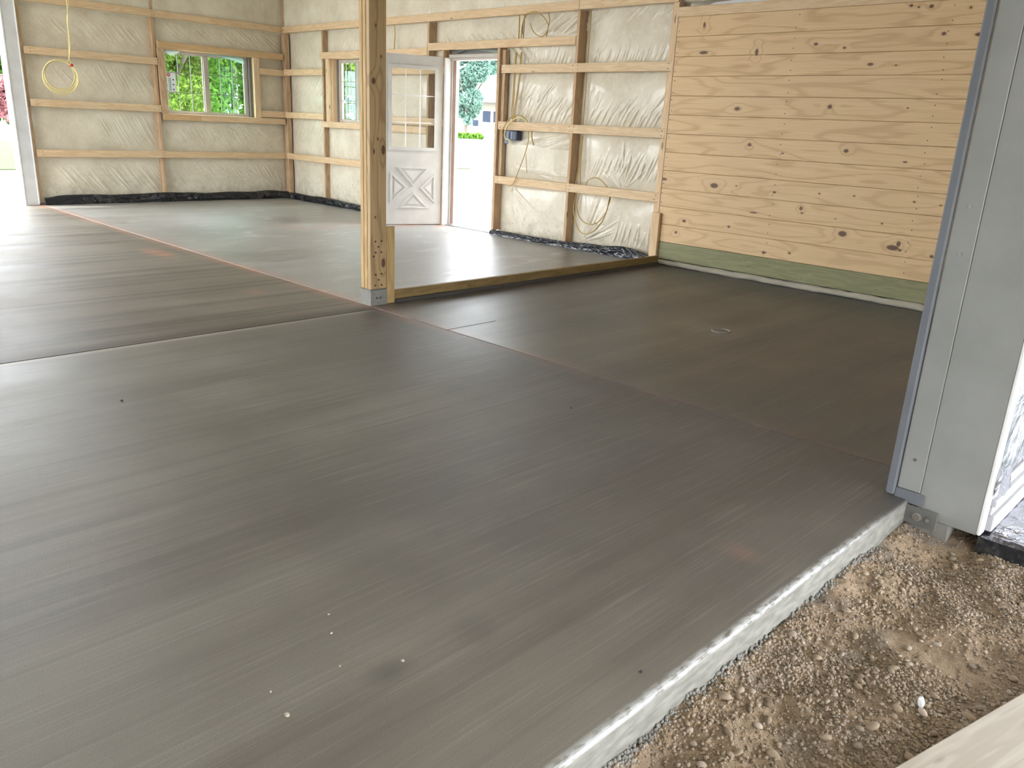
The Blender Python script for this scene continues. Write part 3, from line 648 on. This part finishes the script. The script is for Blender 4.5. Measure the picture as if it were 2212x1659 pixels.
def dbox(bm, s0, s1, n0, n1, z0, z1):
    vs = [bm.verts.new(D(*p)) for p in ((s0, n0, z0), (s1, n0, z0), (s1, n1, z0), (s0, n1, z0), (s0, n0, z1), (s1, n0, z1), (s1, n1, z1), (s0, n1, z1))]
    for q in ((0, 3, 2, 1), (4, 5, 6, 7), (0, 1, 5, 4), (1, 2, 6, 5), (2, 3, 7, 6), (3, 0, 4, 7)): bm.faces.new([vs[i] for i in q])
def dboxes(name, bl, mat, parent):
    bm = bmesh.new()
    for b in bl: dbox(bm, *b)
    bmesh.ops.recalc_face_normals(bm, faces=bm.faces); return frombm(name, bm, mat, parent)
g0, g1, gz0, gz1 = .185, .768, .937, 1.889
ds = dboxes('door_slab', [(0.004, g0, -.044, 0, .010, 2.03), (g1, .814, -.044, 0, .010, 2.03), (g0, g1, -.044, 0, .010, gz0), (g0, g1, -.044, 0, gz1, 2.03)], DOORW, d1)
gl = dboxes('door_glass', [(g0, g1, -.024, -.020, gz0, gz1)], GLASSD, ds)
m_ = .042
for b in ((g0-m_+.02, g1+m_-.02, 0, .012, gz1-.02, gz1+.022), (g0-m_+.02, g1+m_-.02, 0, .012, gz0-.022, gz0+.02), (g0-.022, g0+.02, 0, .0118, gz0+.02, gz1-.02), (g1-.02, g1+.022, 0, .0118, gz0+.02, gz1-.02)):
    dboxes('glass_moulding', [b], DOORW, ds)
for s_ in (.568, .385): dboxes('grille_bar', [(s_-.006, s_+.006, -.019, -.013, gz0+.02, gz1-.02)], WHITE, ds)
for z_ in (1.566, 1.25): dboxes('grille_bar', [(g0+.02, g1-.02, -.0188, -.0132, z_-.006, z_+.006)], WHITE, ds)
def tri_panel(tri):
    T = [Vector((a, b)) for a, b in tri]; A = T[1]-T[0]; Bq = T[2]-T[0]
    per = sum((T[(i+1) % 3]-T[i]).length for i in range(3)); area = abs(A.x*Bq.y-A.y*Bq.x)/2; rin = 2*area/per
    l = [(T[(i+1) % 3]-T[(i+2) % 3]).length for i in range(3)]; inc = sum((T[i]*l[i] for i in range(3)), Vector((0, 0)))/per
    V, F = [], []
    for off, hgt in ((0, 0), (.006, .017), (.018, .017), (.026, .001), (.044, .001), (.054, .012)):
        k = 1-off/rin
        for p in T: q = inc+(p-inc)*k; V.append(D(q.x, hgt, q.y))
    for r in range(5):
        for i in range(3): F.append((r*3+i, r*3+(i+1) % 3, (r+1)*3+(i+1) % 3, (r+1)*3+i))
    F.append((15, 16, 17)); bm = bmesh.new(); vs = [bm.verts.new(v) for v in V]
    for f in F: bm.faces.new([vs[i] for i in f])
    bm.normal_update()
    if [f for f in bm.faces][-1].normal.dot(nv) < 0: bmesh.ops.reverse_faces(bm, faces=bm.faces)
    return frombm('triangle_panel', bm, DOORW, ds)
for tr in (((.694, .716), (.257, .716), (.473, .477)), ((.765, .658), (.765, .262), (.544, .470)), ((.186, .644), (.186, .268), (.393, .465)), ((.690, .205), (.257, .205), (.471, .412))): tri_panel(tr)
for z_ in (.25, 1.05, 1.8): dboxes('hinge', [(-.008, .004, -.03, .004, z_-.05, z_+.05)], GALV, ds)

# ------------------------------------------------------------------ timber post, block and sill of the partition
po = tag(empty('support_post', (7.158, -3.517, 0)), 'tall three ply timber post standing on a concrete pier', 'post')
for k in range(3): lum('post_ply', 7.1005+k*.0400, 7.1005+k*.0400+.0350, -3.586, -3.449, .1155, H, POSTW if k == 2 else PLYW, po, .0025)
rough_block('pier_base', 7.098, 7.219, -3.588, -3.446, -.01, .108, PIER, 9, .002, po)['label'] = 'grey concrete pier base'
boxes('sealer_gasket', [(7.097, 7.2185, -3.589, -3.447, .108, .1155)], DKGREY, po)
for y, z_ in ((-3.545, .453), (-3.492, .454), (-3.52, .415), (-3.543, .376), (-3.493, .376), (-3.56, .35), (-3.544, .22), (-3.493, .222), (-3.519, .181), (-3.547, .143), (-3.493, .142)):
    disc('screw', (7.2158, y, z_), .0065, (1, 0, 0), LEAD, po, 10, .006)
for y in (-3.535, -3.504): disc('bolt', (7.222, y, .052), .008, (1, 0, 0), GALVD, po, 8, .012)
tag(lum('blocking_board', 7.172, 7.212, -3.443, -3.372, .0, .548, PLYW, None), 'short upright board nailed to the right side of the timber post', 'board')
si = tag(empty('sill_board', (7.19, -1.7, .03)), 'treated sill board running on edge from timber post to back wall', 'board')
lum('board', 7.176, 7.214, -3.371, -2.05, .026, .090, SILLW, si); lum('board', 7.176, 7.214, -2.048, -.06, .026, .0905, SILLW, si)
rough_block('shade_curb', 7.178, 7.226, -3.371, -.06, -.004, .026, plain('curb_shade', (.085, .075, .065), .9), 4, .003, si)  # curb under the sill board, coloured dark to stand for the shadow there
tag(lum('blocking_board', 7.075, 7.165, -.045, -.008, .0, .51, PINE, None), 'short upright board at the left end of the plank wall', 'board')

# ------------------------------------------------------------------ black plastic along the wall feet
def bunched(name, axis, u0, u1, hfun, dep, seed, label, sgn):
    n = int((u1-u0)/.012); us = np.linspace(u0, u1, n); K = 18
    P = np.zeros((n, K, 3))
    for k in range(K):
        t = k/(K-1); a = t*math.pi*.5
        hgt = hfun(us)*np.sin(a)**.75; d = dep*np.cos(a)**.7*(.75+.7*vnoise(us*5, us*0+3, seed))+.004
        wr = .028*vnoise(us*34+12*t, us*0+t*5, seed+2)*math.sin(math.pi*t)+.02*vnoise(us*9-6*t, us*0+t*6, seed+3)*math.sin(math.pi*min(t*1.2, 1))
        d = np.maximum(d+wr, .002); hgt = np.maximum(hgt+.4*wr, .001)
        if axis == 0: P[:, k] = np.stack([us, -d-.001, hgt], -1)
        else: P[:, k] = np.stack([d+.001, us, hgt], -1)
    return tag(gridmesh(name, P, BLACK), label, 'plastic sheeting')
bunched('black_plastic', 1, -3.56, -.01, lambda u: .118+.03*vnoise(u*3, u*0, 3)-.03*np.exp(-((u+3.55)/.15)**2), .07, 70, 'black plastic bunched along the foot of the left wall below the window', 1)
bunched('black_plastic', 0, .0, 3.72, lambda u: .09+.03*vnoise(u*3, u*0, 6), .05, 75, 'black plastic bunched along the back wall left of the open door', 1)
bunched('black_plastic', 0, 4.73, 7.06, lambda u: .060+.055*np.exp(-((u-6.72)/.28)**2)+.02*np.exp(-((u-6.25)/.2)**2)+.008*vnoise(u*6, u*0, 9), .05, 80, 'black plastic bunched along the back wall right of the doorway', 1)

# ------------------------------------------------------------------ cables and box
c1 = tag(empty('cable_coil', (.2, -3.2, 1.4)), 'yellow cable coil hanging before the left wall from above', 'cable')
V, F = [], []
addtube(V, F, smooth_path([(.30, -3.115, H), (.30, -3.11, 2.5), (.28, -3.12, 2.2), (.26, -3.13, 1.95), (.25, -3.135, 1.80), (.25, -3.12, 1.74)]), .0065)
addtube(V, F, smooth_path([(.30, -3.095, H), (.30, -3.09, 2.5), (.28, -3.125, 2.25), (.27, -3.115, 2.0), (.25, -3.145, 1.80), (.24, -3.17, 1.77)]), .0065)
mesh('hanging_strand', V, F, CABLE2, c1, True)
for k in range(4):
    V, F = [], []; rr_ = .172+.009*k; cy, cz = -3.262+random.uniform(-.012, .012), 1.602+random.uniform(-.012, .012)-.006*k
    addtube(V, F, [Vector((.22+.012*k+.01*math.sin(3*t), cy+rr_*math.cos(t)*1.03, cz+rr_*math.sin(t))) for t in np.linspace(0, 2*math.pi, 44)], .0065)
    mesh('cable_loop', V, F, CABLE2, c1, True)
boxes('red_tape', [(.21, .275, -3.142, -3.108, 1.715, 1.75)], RED, c1, .006)
def cable(pts, label, r=.0055, mat=CABLE, nm='cable'): return tag(tube(nm, pts, r, mat), label, 'cable')
cable([(2.73, .035, 2.44), (2.735, .04, 2.32), (2.725, .035, 2.15)], 'short yellow cable hanging on the plastic just right of the timber post')
lc = tag(empty('cable_loop_bundle', (5.2, -.02, 2.2)), 'yellow cable looped in a ring above the door header', 'cable')
def cpart(pts, nm='strand', r=.0052, par=None, m=CABLE): return tube(nm, pts, r, m, par)
cpart([(5.0, .03, 2.44), (5.005, .03, 2.32), (5.003, .03, 2.197)], par=lc, r=.007)
cpart([(5.085, .02, 2.44), (5.09, .02, 2.32), (5.08, .02, 2.197)], par=lc)
cpart([(5.07, -.0, 2.2), (5.10, -.02, 2.33), (5.17, -.03, 2.42), (5.28, -.04, 2.45), (5.42, -.04, 2.40), (5.50, -.03, 2.30), (5.44, -.02, 2.215), (5.36, -.01, 2.205), (5.26, -.01, 2.26), (5.21, -.01, 2.34)], par=lc)
cpart([(5.10, .01, 2.2), (5.085, .0, 2.30), (5.13, -.01, 2.43), (5.20, .01, 2.45)], par=lc)
cpart([(5.44, .02, 2.45), (5.485, .0, 2.36), (5.475, -.01, 2.27), (5.45, .0, 2.2)], par=lc)
bx = tag(empty('electrical_box', (4.96, .02, 1.16)), 'blue plastic electrical box beside the doorway under a girt', 'junction box')
boxes('box_body', [(4.868, 4.968, .0, .08, 1.112, 1.214)], BLUEB, bx, .004); boxes('box_body', [(4.972, 5.078, -.012, .08, 1.108, 1.216)], BLUEB, bx, .01)
boxes('box_flange', [(4.872, 4.935, .001, .006, 1.07, 1.112)], BLUEB, bx, .002); boxes('box_rib', [(5.015+.028*k, 5.027+.028*k, -.017, -.012, 1.12, 1.205) for k in range(2)], BLUEB, bx, .002)
cd = tag(empty('cable_drop', (5.0, 0, 1.3)), 'yellow cables running down beside the door stud and arching into the blue box', 'cable')
for k, (xa, xb) in enumerate(((4.975, 4.955), (4.99, 4.975), (5.055, 4.995), (5.065, 5.015))):
    cpart([(xa, .03, 2.055), (xa, .02, 1.93), (xa, .038, 1.88), (xa-.004, .02, 1.8), ((xa+xb)/2, .02, 1.6), (xb, .02, 1.42), (xb+.01, .045, 1.27)], 'strand', .005, cd)
cpart([(5.24, .015, 1.30), (5.18, -.02, 1.37), (5.08, -.03, 1.385), (4.98, -.035, 1.345), (4.90, -.035, 1.26), (4.865, -.03, 1.20), (4.868, -.02, 1.16)], 'strand', .0055, cd)
cpart([(5.25, .015, 1.29), (5.19, -.02, 1.35), (5.09, -.03, 1.355), (5.0, -.035, 1.31), (4.94, -.04, 1.24), (4.915, -.04, 1.17), (4.93, -.035, 1.125), (4.99, -.02, 1.11)], 'strand', .007, cd, CABLE2)
cpart([(5.255, .045, 1.29), (5.26, .0, 1.21), (5.268, -.005, 1.12), (5.23, -.01, .98), (5.16, -.02, .80), (5.10, -.025, .66), (5.05, -.02, .61), (5.0, -.02, .592)], 'strand', .005, cd)
cpart([(5.30, .045, 1.29), (5.31, .0, 1.21), (5.325, -.005, 1.13), (5.355, -.005, 1.07)], 'strand', .007, cd)
cpart([(5.22, .015, .96), (5.23, .02, .86), (5.245, .02, .76)], 'strand', .003, cd)
ck = tag(empty('cable_ring', (6.25, 0, .5)), 'yellow cable running down a stud into loose loops over the lowest girt', 'cable')
cpart([(6.025, .035, 2.44), (6.02, .04, 2.0), (6.012, .05, 1.6), (6.01, .045, 1.2), (6.01, .03, .9), (6.0, .012, .72), (5.995, .045, .63), (5.995, .02, .52), (6.0, .0, .42), (6.06, -.01, .28), (6.13, -.01, .195), (6.22, -.01, .185), (6.33, -.01, .24), (6.43, -.01, .36), (6.475, -.005, .50), (6.47, .03, .60), (6.40, .045, .70)], 'strand', .0055, ck)
cpart([(6.03, .035, 1.2), (6.03, .03, .85), (6.04, .045, .66), (6.04, .02, .55), (6.05, -.005, .45), (6.12, -.01, .335), (6.25, -.01, .29), (6.38, -.01, .34), (6.46, -.01, .44), (6.478, .0, .56), (6.45, .045, .65), (6.36, .02, .75), (6.26, .01, .785), (6.16, .015, .745), (6.12, .045, .70)], 'strand', .0055, ck)

# ------------------------------------------------------------------ dirt, pebbles, board
x0, x1, y0, y1 = 11.017, 17.0, -11.1, .3
def zdirt(x, y):
    x = np.asarray(x, float); y = np.asarray(y, float)
    b = -.108+.02*fbm(x, y, 2.2, 3, 91)+.020*fbm(x, y, 8., 5, 95, .6)
    b += .012*np.exp(-((x-11.03)/.05)**2)
    b -= .035*np.exp(-(((x-11.09)/.06)**2+((y+5.62)/.08)**2))
    b -= .02*np.exp(-(((x-11.2)/.12)**2+((y+4.1)/.2)**2))
    return b
def axis_pts(a, b, f0, f1, fine, coarse):
    L = [a]
    while L[-1] < b: L.append(L[-1]+(fine if f0 <= L[-1] <= f1 else coarse))
    return np.array(L)
X, Y = np.meshgrid(axis_pts(x0, x1, 11., 11.85, .010, .06), axis_pts(y0, y1, -6.0, -3.6, .012, .08), indexing='ij')
Zd = zdirt(X, Y)
tag(gridmesh('ground_dirt', np.stack([X, Y, Zd], -1), DIRT), kind='structure')
def pebble_mesh(seed, sub):
    bm = bmesh.new(); bmesh.ops.create_icosphere(bm, subdivisions=sub, radius=1.); rg = random.Random(seed)
    k = [Vector((rg.gauss(0, 1), rg.gauss(0, 1), rg.gauss(0, 1))).normalized() for _ in range(7)]; a = [rg.uniform(-.34, .30) for _ in k]
    for v in bm.verts:
        d = v.co.normalized(); s = 1+sum(q*max(0, d.dot(kk))**2 for q, kk in zip(a, k)); v.co = d*s
    m = bpy.data.meshes.new('pebble'); bm.to_mesh(m); bm.free(); m.materials.append(PEB); m.polygons.foreach_set('use_smooth', [True]*len(m.polygons)); return m
PM = [pebble_mesh(i, 2) for i in range(7)]
placed = []; tries = 0
def in_view(x, y): return (y < -3.93 or x > 11.26+0.12) and x > 11.03
board_a, board_b = Vector((11.487, -5.19)), Vector((11.628, -4.63))
def near_board(x, y):
    q = Vector((x, y))-board_a; d = (board_b-board_a).normalized(); return (q.x*d.y-q.y*d.x) > -.004
while len(placed) < 298 and tries < 60000:
    tries += 1
    y = random.uniform(-5.8, -3.92); xm = 11.9
    x = random.uniform(11.035, xm); s_ = random.choice((.0062, .0066, .007, .0075, .008, .009, .0105, .013))*random.uniform(.9, 1.12)
    if near_board(x, y) or x < 11.02+s_*1.6: continue
    if vnoise(np.array([x*7]), np.array([y*7]), 33)[0]+.5*vnoise(np.array([x*2.4]), np.array([y*2.4]), 35)[0] < random.uniform(-.55, .35): continue
    if any((x-a)**2+(y-b)**2 < (s_+c)**2*1.15 for a, b, c in placed): continue
    placed.append((x, y, s_))
for x, y, s_ in placed:
    o = bpy.data.objects.new('pebble', random.choice(PM)); link(o)
    sc = (s_*random.uniform(1.05, 1.5), s_*random.uniform(.8, 1.1), s_*random.uniform(.55, .85)); o.scale = sc
    o.rotation_euler = (random.uniform(-.35, .35), random.uniform(-.35, .35), random.uniform(0, 6.28)); o.location = (x, y, float(zdirt(x, y))+sc[2]*.42)
    tag(o, 'small rounded tan pebble in the loose dirt along the slab edge', 'pebble', 'pebbles in the dirt')
# smaller grit, too small to pick apart
bmI = bmesh.new(); bmesh.ops.create_icosphere(bmI, subdivisions=1, radius=1.); iv = np.array([v.co[:] for v in bmI.verts]); fi = np.array([[v.index for v in f.verts] for f in bmI.faces]); bmI.free()
N = 60000; gx = RNG.uniform(11.022, 11.95, N); gy = RNG.uniform(-6.0, -3.7, N)
keepm = (vnoise(gx*6, gy*6, 33)+.6*vnoise(gx*2.4, gy*2.4, 35)) > RNG.uniform(-.55, .35, N); gx, gy = gx[keepm], gy[keepm]; N = len(gx)
gs = RNG.choice([.0014, .0018, .0022, .0027, .0033, .0042, .0052], N)*RNG.uniform(.8, 1.2, N); gz = zdirt(gx, gy)
Vv = iv[None]*gs[:, None, None]*(1+.12*RNG.standard_normal((N, 12, 1)))*np.stack([RNG.uniform(.85, 1.25, N), RNG.uniform(.85, 1.25, N), RNG.uniform(.65, .95, N)], -1)[:, None]
Vv = Vv+np.stack([gx, gy, gz+gs*.35], -1)[:, None]; Ff = (fi[None]+12*np.arange(N)[:, None, None]).reshape(-1, 3).astype(np.int32)
m = bpy.data.meshes.new('gravel_grit'); m.vertices.add(N*12); m.vertices.foreach_set('co', Vv.reshape(-1).astype(np.float32)); m.loops.add(Ff.size); m.loops.foreach_set('vertex_index', Ff.reshape(-1))
m.polygons.add(len(Ff)); m.polygons.foreach_set('loop_start', np.arange(0, Ff.size, 3, dtype=np.int32)); m.update(calc_edges=True); m.materials.append(PEB)
tag(link(bpy.data.objects.new('gravel_grit', m)), 'fine gravel and grit scattered over the dirt', 'gravel', kind='stuff')
# dribbled concrete along the foot of the slab edge
bm = bmesh.new(); rg = random.Random(5)
for k in range(700):
    y = rg.choice((-5.75, -5.62, -5.5, -5.2, -5.05, -4.6, -4.3))+rg.gauss(0, .09); s_ = rg.uniform(.0015, .0055); x = 11.018+abs(rg.gauss(0, .010))
    if y > -4.0 or y < -6.0: continue
    mt = Matrix.Translation((x, y, float(zdirt(x, y))+rg.uniform(0, .014)*(x < 11.024))) @ Matrix.Rotation(rg.uniform(0, 6), 4, 'X') @ Matrix.Diagonal((s_, s_*1.4, s_, 1))
    bmesh.ops.create_icosphere(bm, subdivisions=1, radius=1., matrix=mt)
tag(frombm('concrete_dribble', bm, PIER), 'rough dribbles of concrete along the foot of the slab edge', 'concrete', kind='stuff')
chip = bmesh.new(); bmesh.ops.create_icosphere(chip, subdivisions=1, radius=1., matrix=Matrix.Translation((11.434, -4.912, float(zdirt(11.434, -4.912))+.012)) @ Matrix.Rotation(.5, 4, 'Z') @ Matrix.Rotation(1.0, 4, 'X') @ Matrix.Diagonal((.010, .018, .006, 1)))
tag(frombm('stone_chip', chip, plain('white_stone', (.80, .83, .86), .5)), 'white angular stone chip in the dirt near the timber board', 'stone')
chip = bmesh.new(); bmesh.ops.create_icosphere(chip, subdivisions=2, radius=1., matrix=Matrix.Translation((11.448, -4.938, float(zdirt(11.448, -4.938))+.006)) @ Matrix.Rotation(-.7, 4, 'Z') @ Matrix.Diagonal((.017, .009, .007, 1)))
tag(frombm('pebble', chip, plain('pink_stone', (.62, .50, .42), .7), None, True), 'pinkish oblong pebble just below the white stone chip', 'pebble')
# plank lying on the dirt at the lower right
bd = (board_b-board_a).normalized(); bn = Vector((bd.y, -bd.x)); Lb = 3.0; Wb = .29
cb = board_a-bd*.1+bn*(Wb/2)
bm = bmesh.new(); addbox(bm, -Lb/2, Lb/2, -Wb/2, Wb/2, -.019, .019, .004)
o = frombm('timber_board', bm, GREYWOOD); o.location = (cb.x, cb.y, -.088); o.rotation_euler = (0, 0, math.atan2(bd.y, bd.x))
tag(o, 'pale weathered timber board lying on the dirt', 'board')
# crumbs on the slab
for x, y, s_, lb in ((10.505, -6.181, .006, 'largest pale concrete crumb on the near floor'), (10.523, -5.874, .0045, 'pale crumb just above the damp smear on the floor'), (10.237, -5.9, .003, None), (10.313, -5.941, .0035, None), (10.411, -6.168, .003, None), (10.438, -5.999, .003, None),
                   (9.548, -4.109, .004, 'tiny dark crumb on the floor below the long joint'), (8.215, -5.673, .005, 'tiny dark crumb on the left floor'), (10.943, -5.464, .004, 'small dark chip near the slab edge')):
    bm = bmesh.new(); bmesh.ops.create_icosphere(bm, subdivisions=1, radius=1., matrix=Matrix.Translation((x, y, s_*.6)) @ Matrix.Rotation(x*9, 4, 'Z') @ Matrix.Diagonal((s_*1.3, s_, s_*.8, 1)))
    dark = lb and 'dark' in lb
    tag(frombm('concrete_crumb', bm, INK if dark else LIP), lb or 'tiny pale concrete crumb near the lower left floor', 'crumb', None if lb else 'tiny crumbs on the floor')

# ------------------------------------------------------------------ outdoors
tag(boxes('ground', [(-250, 17, -150, 250, -.40, -.17)], GRAVEL), kind='structure')
tag(boxes('lawn', [(17, 160, -150, 250, -.40, -.17)], LAWN), kind='structure')  # unseen dark ground, added so the foil mirrors less light
tag(boxes('lawn', [(-24, -8.8, -30, 12, -.17, -.15)], LAWN), kind='structure')
def foliage(name, blobs, n, size, mat, parent, seed):
    rg = np.random.default_rng(seed); bl = np.array(blobs); vol = bl[:, 3]*bl[:, 4]*bl[:, 5]; pick = rg.choice(len(bl), n, p=vol/vol.sum())
    d = rg.standard_normal((n, 3)); d /= np.linalg.norm(d, axis=1)[:, None]; r = rg.random(n)**.33
    c = bl[pick, :3]+d*r[:, None]*bl[pick, 3:6]
    a = rg.standard_normal((n, 3)); a /= np.linalg.norm(a, axis=1)[:, None]; b = np.cross(a, rg.standard_normal((n, 3))); b /= np.linalg.norm(b, axis=1)[:, None]
    s_ = size*rg.uniform(.6, 1.3, n)[:, None]; V = np.stack([c-a*s_, c+b*s_*.45, c+a*s_, c-b*s_*.45], 1).reshape(-1, 3); F = np.arange(4*n).reshape(n, 4).astype(np.int32)
    m = bpy.data.meshes.new(name); m.vertices.add(4*n); m.vertices.foreach_set('co', V.reshape(-1).astype(np.float32)); m.loops.add(4*n); m.loops.foreach_set('vertex_index', F.reshape(-1))
    m.polygons.add(n); m.polygons.foreach_set('loop_start', np.arange(0, 4*n, 4, dtype=np.int32)); m.update(calc_edges=True); m.materials.append(mat)
    o = link(bpy.data.objects.new(name, m), parent); o['kind'] = 'stuff'
    if parent is not None: o.matrix_parent_inverse = Matrix.Translation(-parent.location)
    return o
def tree(x, y, h, r, label, mat, n, size, seed, trunk=.14, low=.2, cat='tree', name='leafy_tree', taper=False):
    t = tag(empty(name, (x, y, -.17)), label, cat); rg = random.Random(seed)
    tube('trunk', [(x, y, -.25), (x+.05, y, h*.35), (x-.03, y+.05, h*.75)], trunk, BARK, t)
    for k in range(4):
        q = 2*math.pi*k/4+rg.random(); tube('branch', [(x, y, h*.3), (x+r*.4*math.cos(q), y+r*.4*math.sin(q), h*.5), (x+r*.75*math.cos(q), y+r*.75*math.sin(q), h*.68)], trunk*.4, BARK, t)
    bl = []
    for k in range(26):
        q = rg.random()*6.28; rr = r*.62*math.sqrt(rg.random()); zz = h*(low+(1-low)*rg.random()); tp = min(1., .30+1.5*(zz/h-low)) if taper else 1.; rr *= tp; ss = r*rg.uniform(.28, .5)*(1.15-.5*abs(zz/h-.55))*(.35+.65*tp)
        bl.append((x+rr*math.cos(q), y+rr*math.sin(q), zz, ss, ss, ss*.85))
    foliage('foliage', bl, n, size, mat, t, seed); return t
tree(-7.5, 1.3, 4.6, 2.2, 'leafy green tree close outside the left wall window', LEAF, 32000, .062, 1)
tree(-12.5, 3.9, 5.5, 2.8, 'leafy green tree behind the one outside the left window', LEAF, 16000, .13, 2)
tree(-9.5, 8.6, 4.6, 2.3, 'leafy green tree outside the back wall window', LEAF, 16000, .11, 3)
tree(-15.5, 8.5, 6.5, 3.2, 'tall leafy tree farther out beyond the left window', LEAF4, 7000, .2, 4)
tree(-18.5, 5.2, 7.0, 3.4, 'broad leafy tree farther out filling the left window view', LEAF4, 14000, .2, 8)
tree(13.5, 8.5, 7.0, 3.2, 'leafy tree beyond the back wall mirrored in the left window', LEAF, 9000, .2, 9)
tree(-31, 4.6, 5.5, 2.0, 'dark green tree at the far left edge of the view', LEAF4, 4000, .2, 5)
tree(-27.5, 3.55, 2.1, 1.1, 'pink flowering shrub on the lawn seen past the left jamb', LEAF3, 2500, .12, 6, .05, .25, 'shrub', 'flowering_shrub')
# view through the doorway
def far(px_dir, dist): pass
tree(-66, 63.4, 10.2, 3.4, 'round grey green tree seen through the doorway', LEAF2, 26000, .24, 11, .22, .16, taper=True)
tree(-103, 104, 17, 4.2, 'tree top behind the house roof seen through the doorway', LEAF2, 3500, .45, 12, .3, .45)
pl_ = tag(empty('border_plants', (-51.8, 50.6, -.17)), 'low green leafy plants at the foot of the doorway tree', 'plants')
foliage('foliage', [(-52.4+.40*k, 50.1+.37*k, .02, .45, .45, .36) for k in range(-1, 5)], 900, .24, leafmat('bright_leaf', (.05, .12, .02), (.13, .24, .04)), pl_, 15)
pv = Vector((.72, .69, 0))
hb = Vector((-89.75, 85.55, -.17))
ho = tag(empty('house', tuple(hb)), 'cream house with pale roof and dark windows seen through the doorway', 'house')
def hbox(name, s0, s1, d0, d1, z0, z1, mat, parent=ho):
    ax = Vector((.70, .71, 0)); dp = Vector((-.71, .70, 0)); bm = bmesh.new(); vs = []
    for (s_, d_, z_) in ((s0, d0, z0), (s1, d0, z0), (s1, d1, z0), (s0, d1, z0), (s0, d0, z1), (s1, d0, z1), (s1, d1, z1), (s0, d1, z1)): vs.append(bm.verts.new(hb+ax*s_+dp*d_+Vector((0, 0, z_))))
    for q in ((0, 3, 2, 1), (4, 5, 6, 7), (0, 1, 5, 4), (1, 2, 6, 5), (2, 3, 7, 6), (3, 0, 4, 7)): bm.faces.new([vs[i] for i in q])
    return frombm(name, bm, mat, parent)
hbox('house_wall', -1, 14, 0, 8, 0, 4.9, HOUSEW)
bm = bmesh.new(); ax = Vector((.70, .71, 0)); dp = Vector((-.71, .70, 0))
vs = [bm.verts.new(hb+ax*s_+dp*d_+Vector((0, 0, z_))) for s_, d_, z_ in ((-2, -1, 4.9), (15, -1, 4.9), (15, 9, 4.9), (-2, 9, 4.9), (2, 4, 9.2), (15, 4, 9.2))]
for q in ((0, 1, 5, 4), (3, 4, 5, 2), (0, 4, 3), (1, 2, 5), (0, 3, 2, 1)): bm.faces.new([vs[i] for i in q])
frombm('house_roof', bm, ROOFW, ho)
for s0 in (2.2, 3.9):
    wf = hbox('house_window', s0-.12, s0+1.42, -.06, -.005, 1.7, 3.7, WHITE); hbox('pane', s0, s0+1.3, -.09, -.061, 1.85, 3.58, PANE, wf)
ub = tag(empty('utility_box', (-61.5, 60.9, -.17)), 'grey utility box on a thin pole seen through the doorway', 'utility box')
boxes('box', [(-61.8, -61.2, 60.7, 61.1, 1.1, 1.75)], PANE, ub, .05); boxes('pole', [(-61.54, -61.46, 60.86, 60.94, -.17, 1.1)], GALVD, ub)
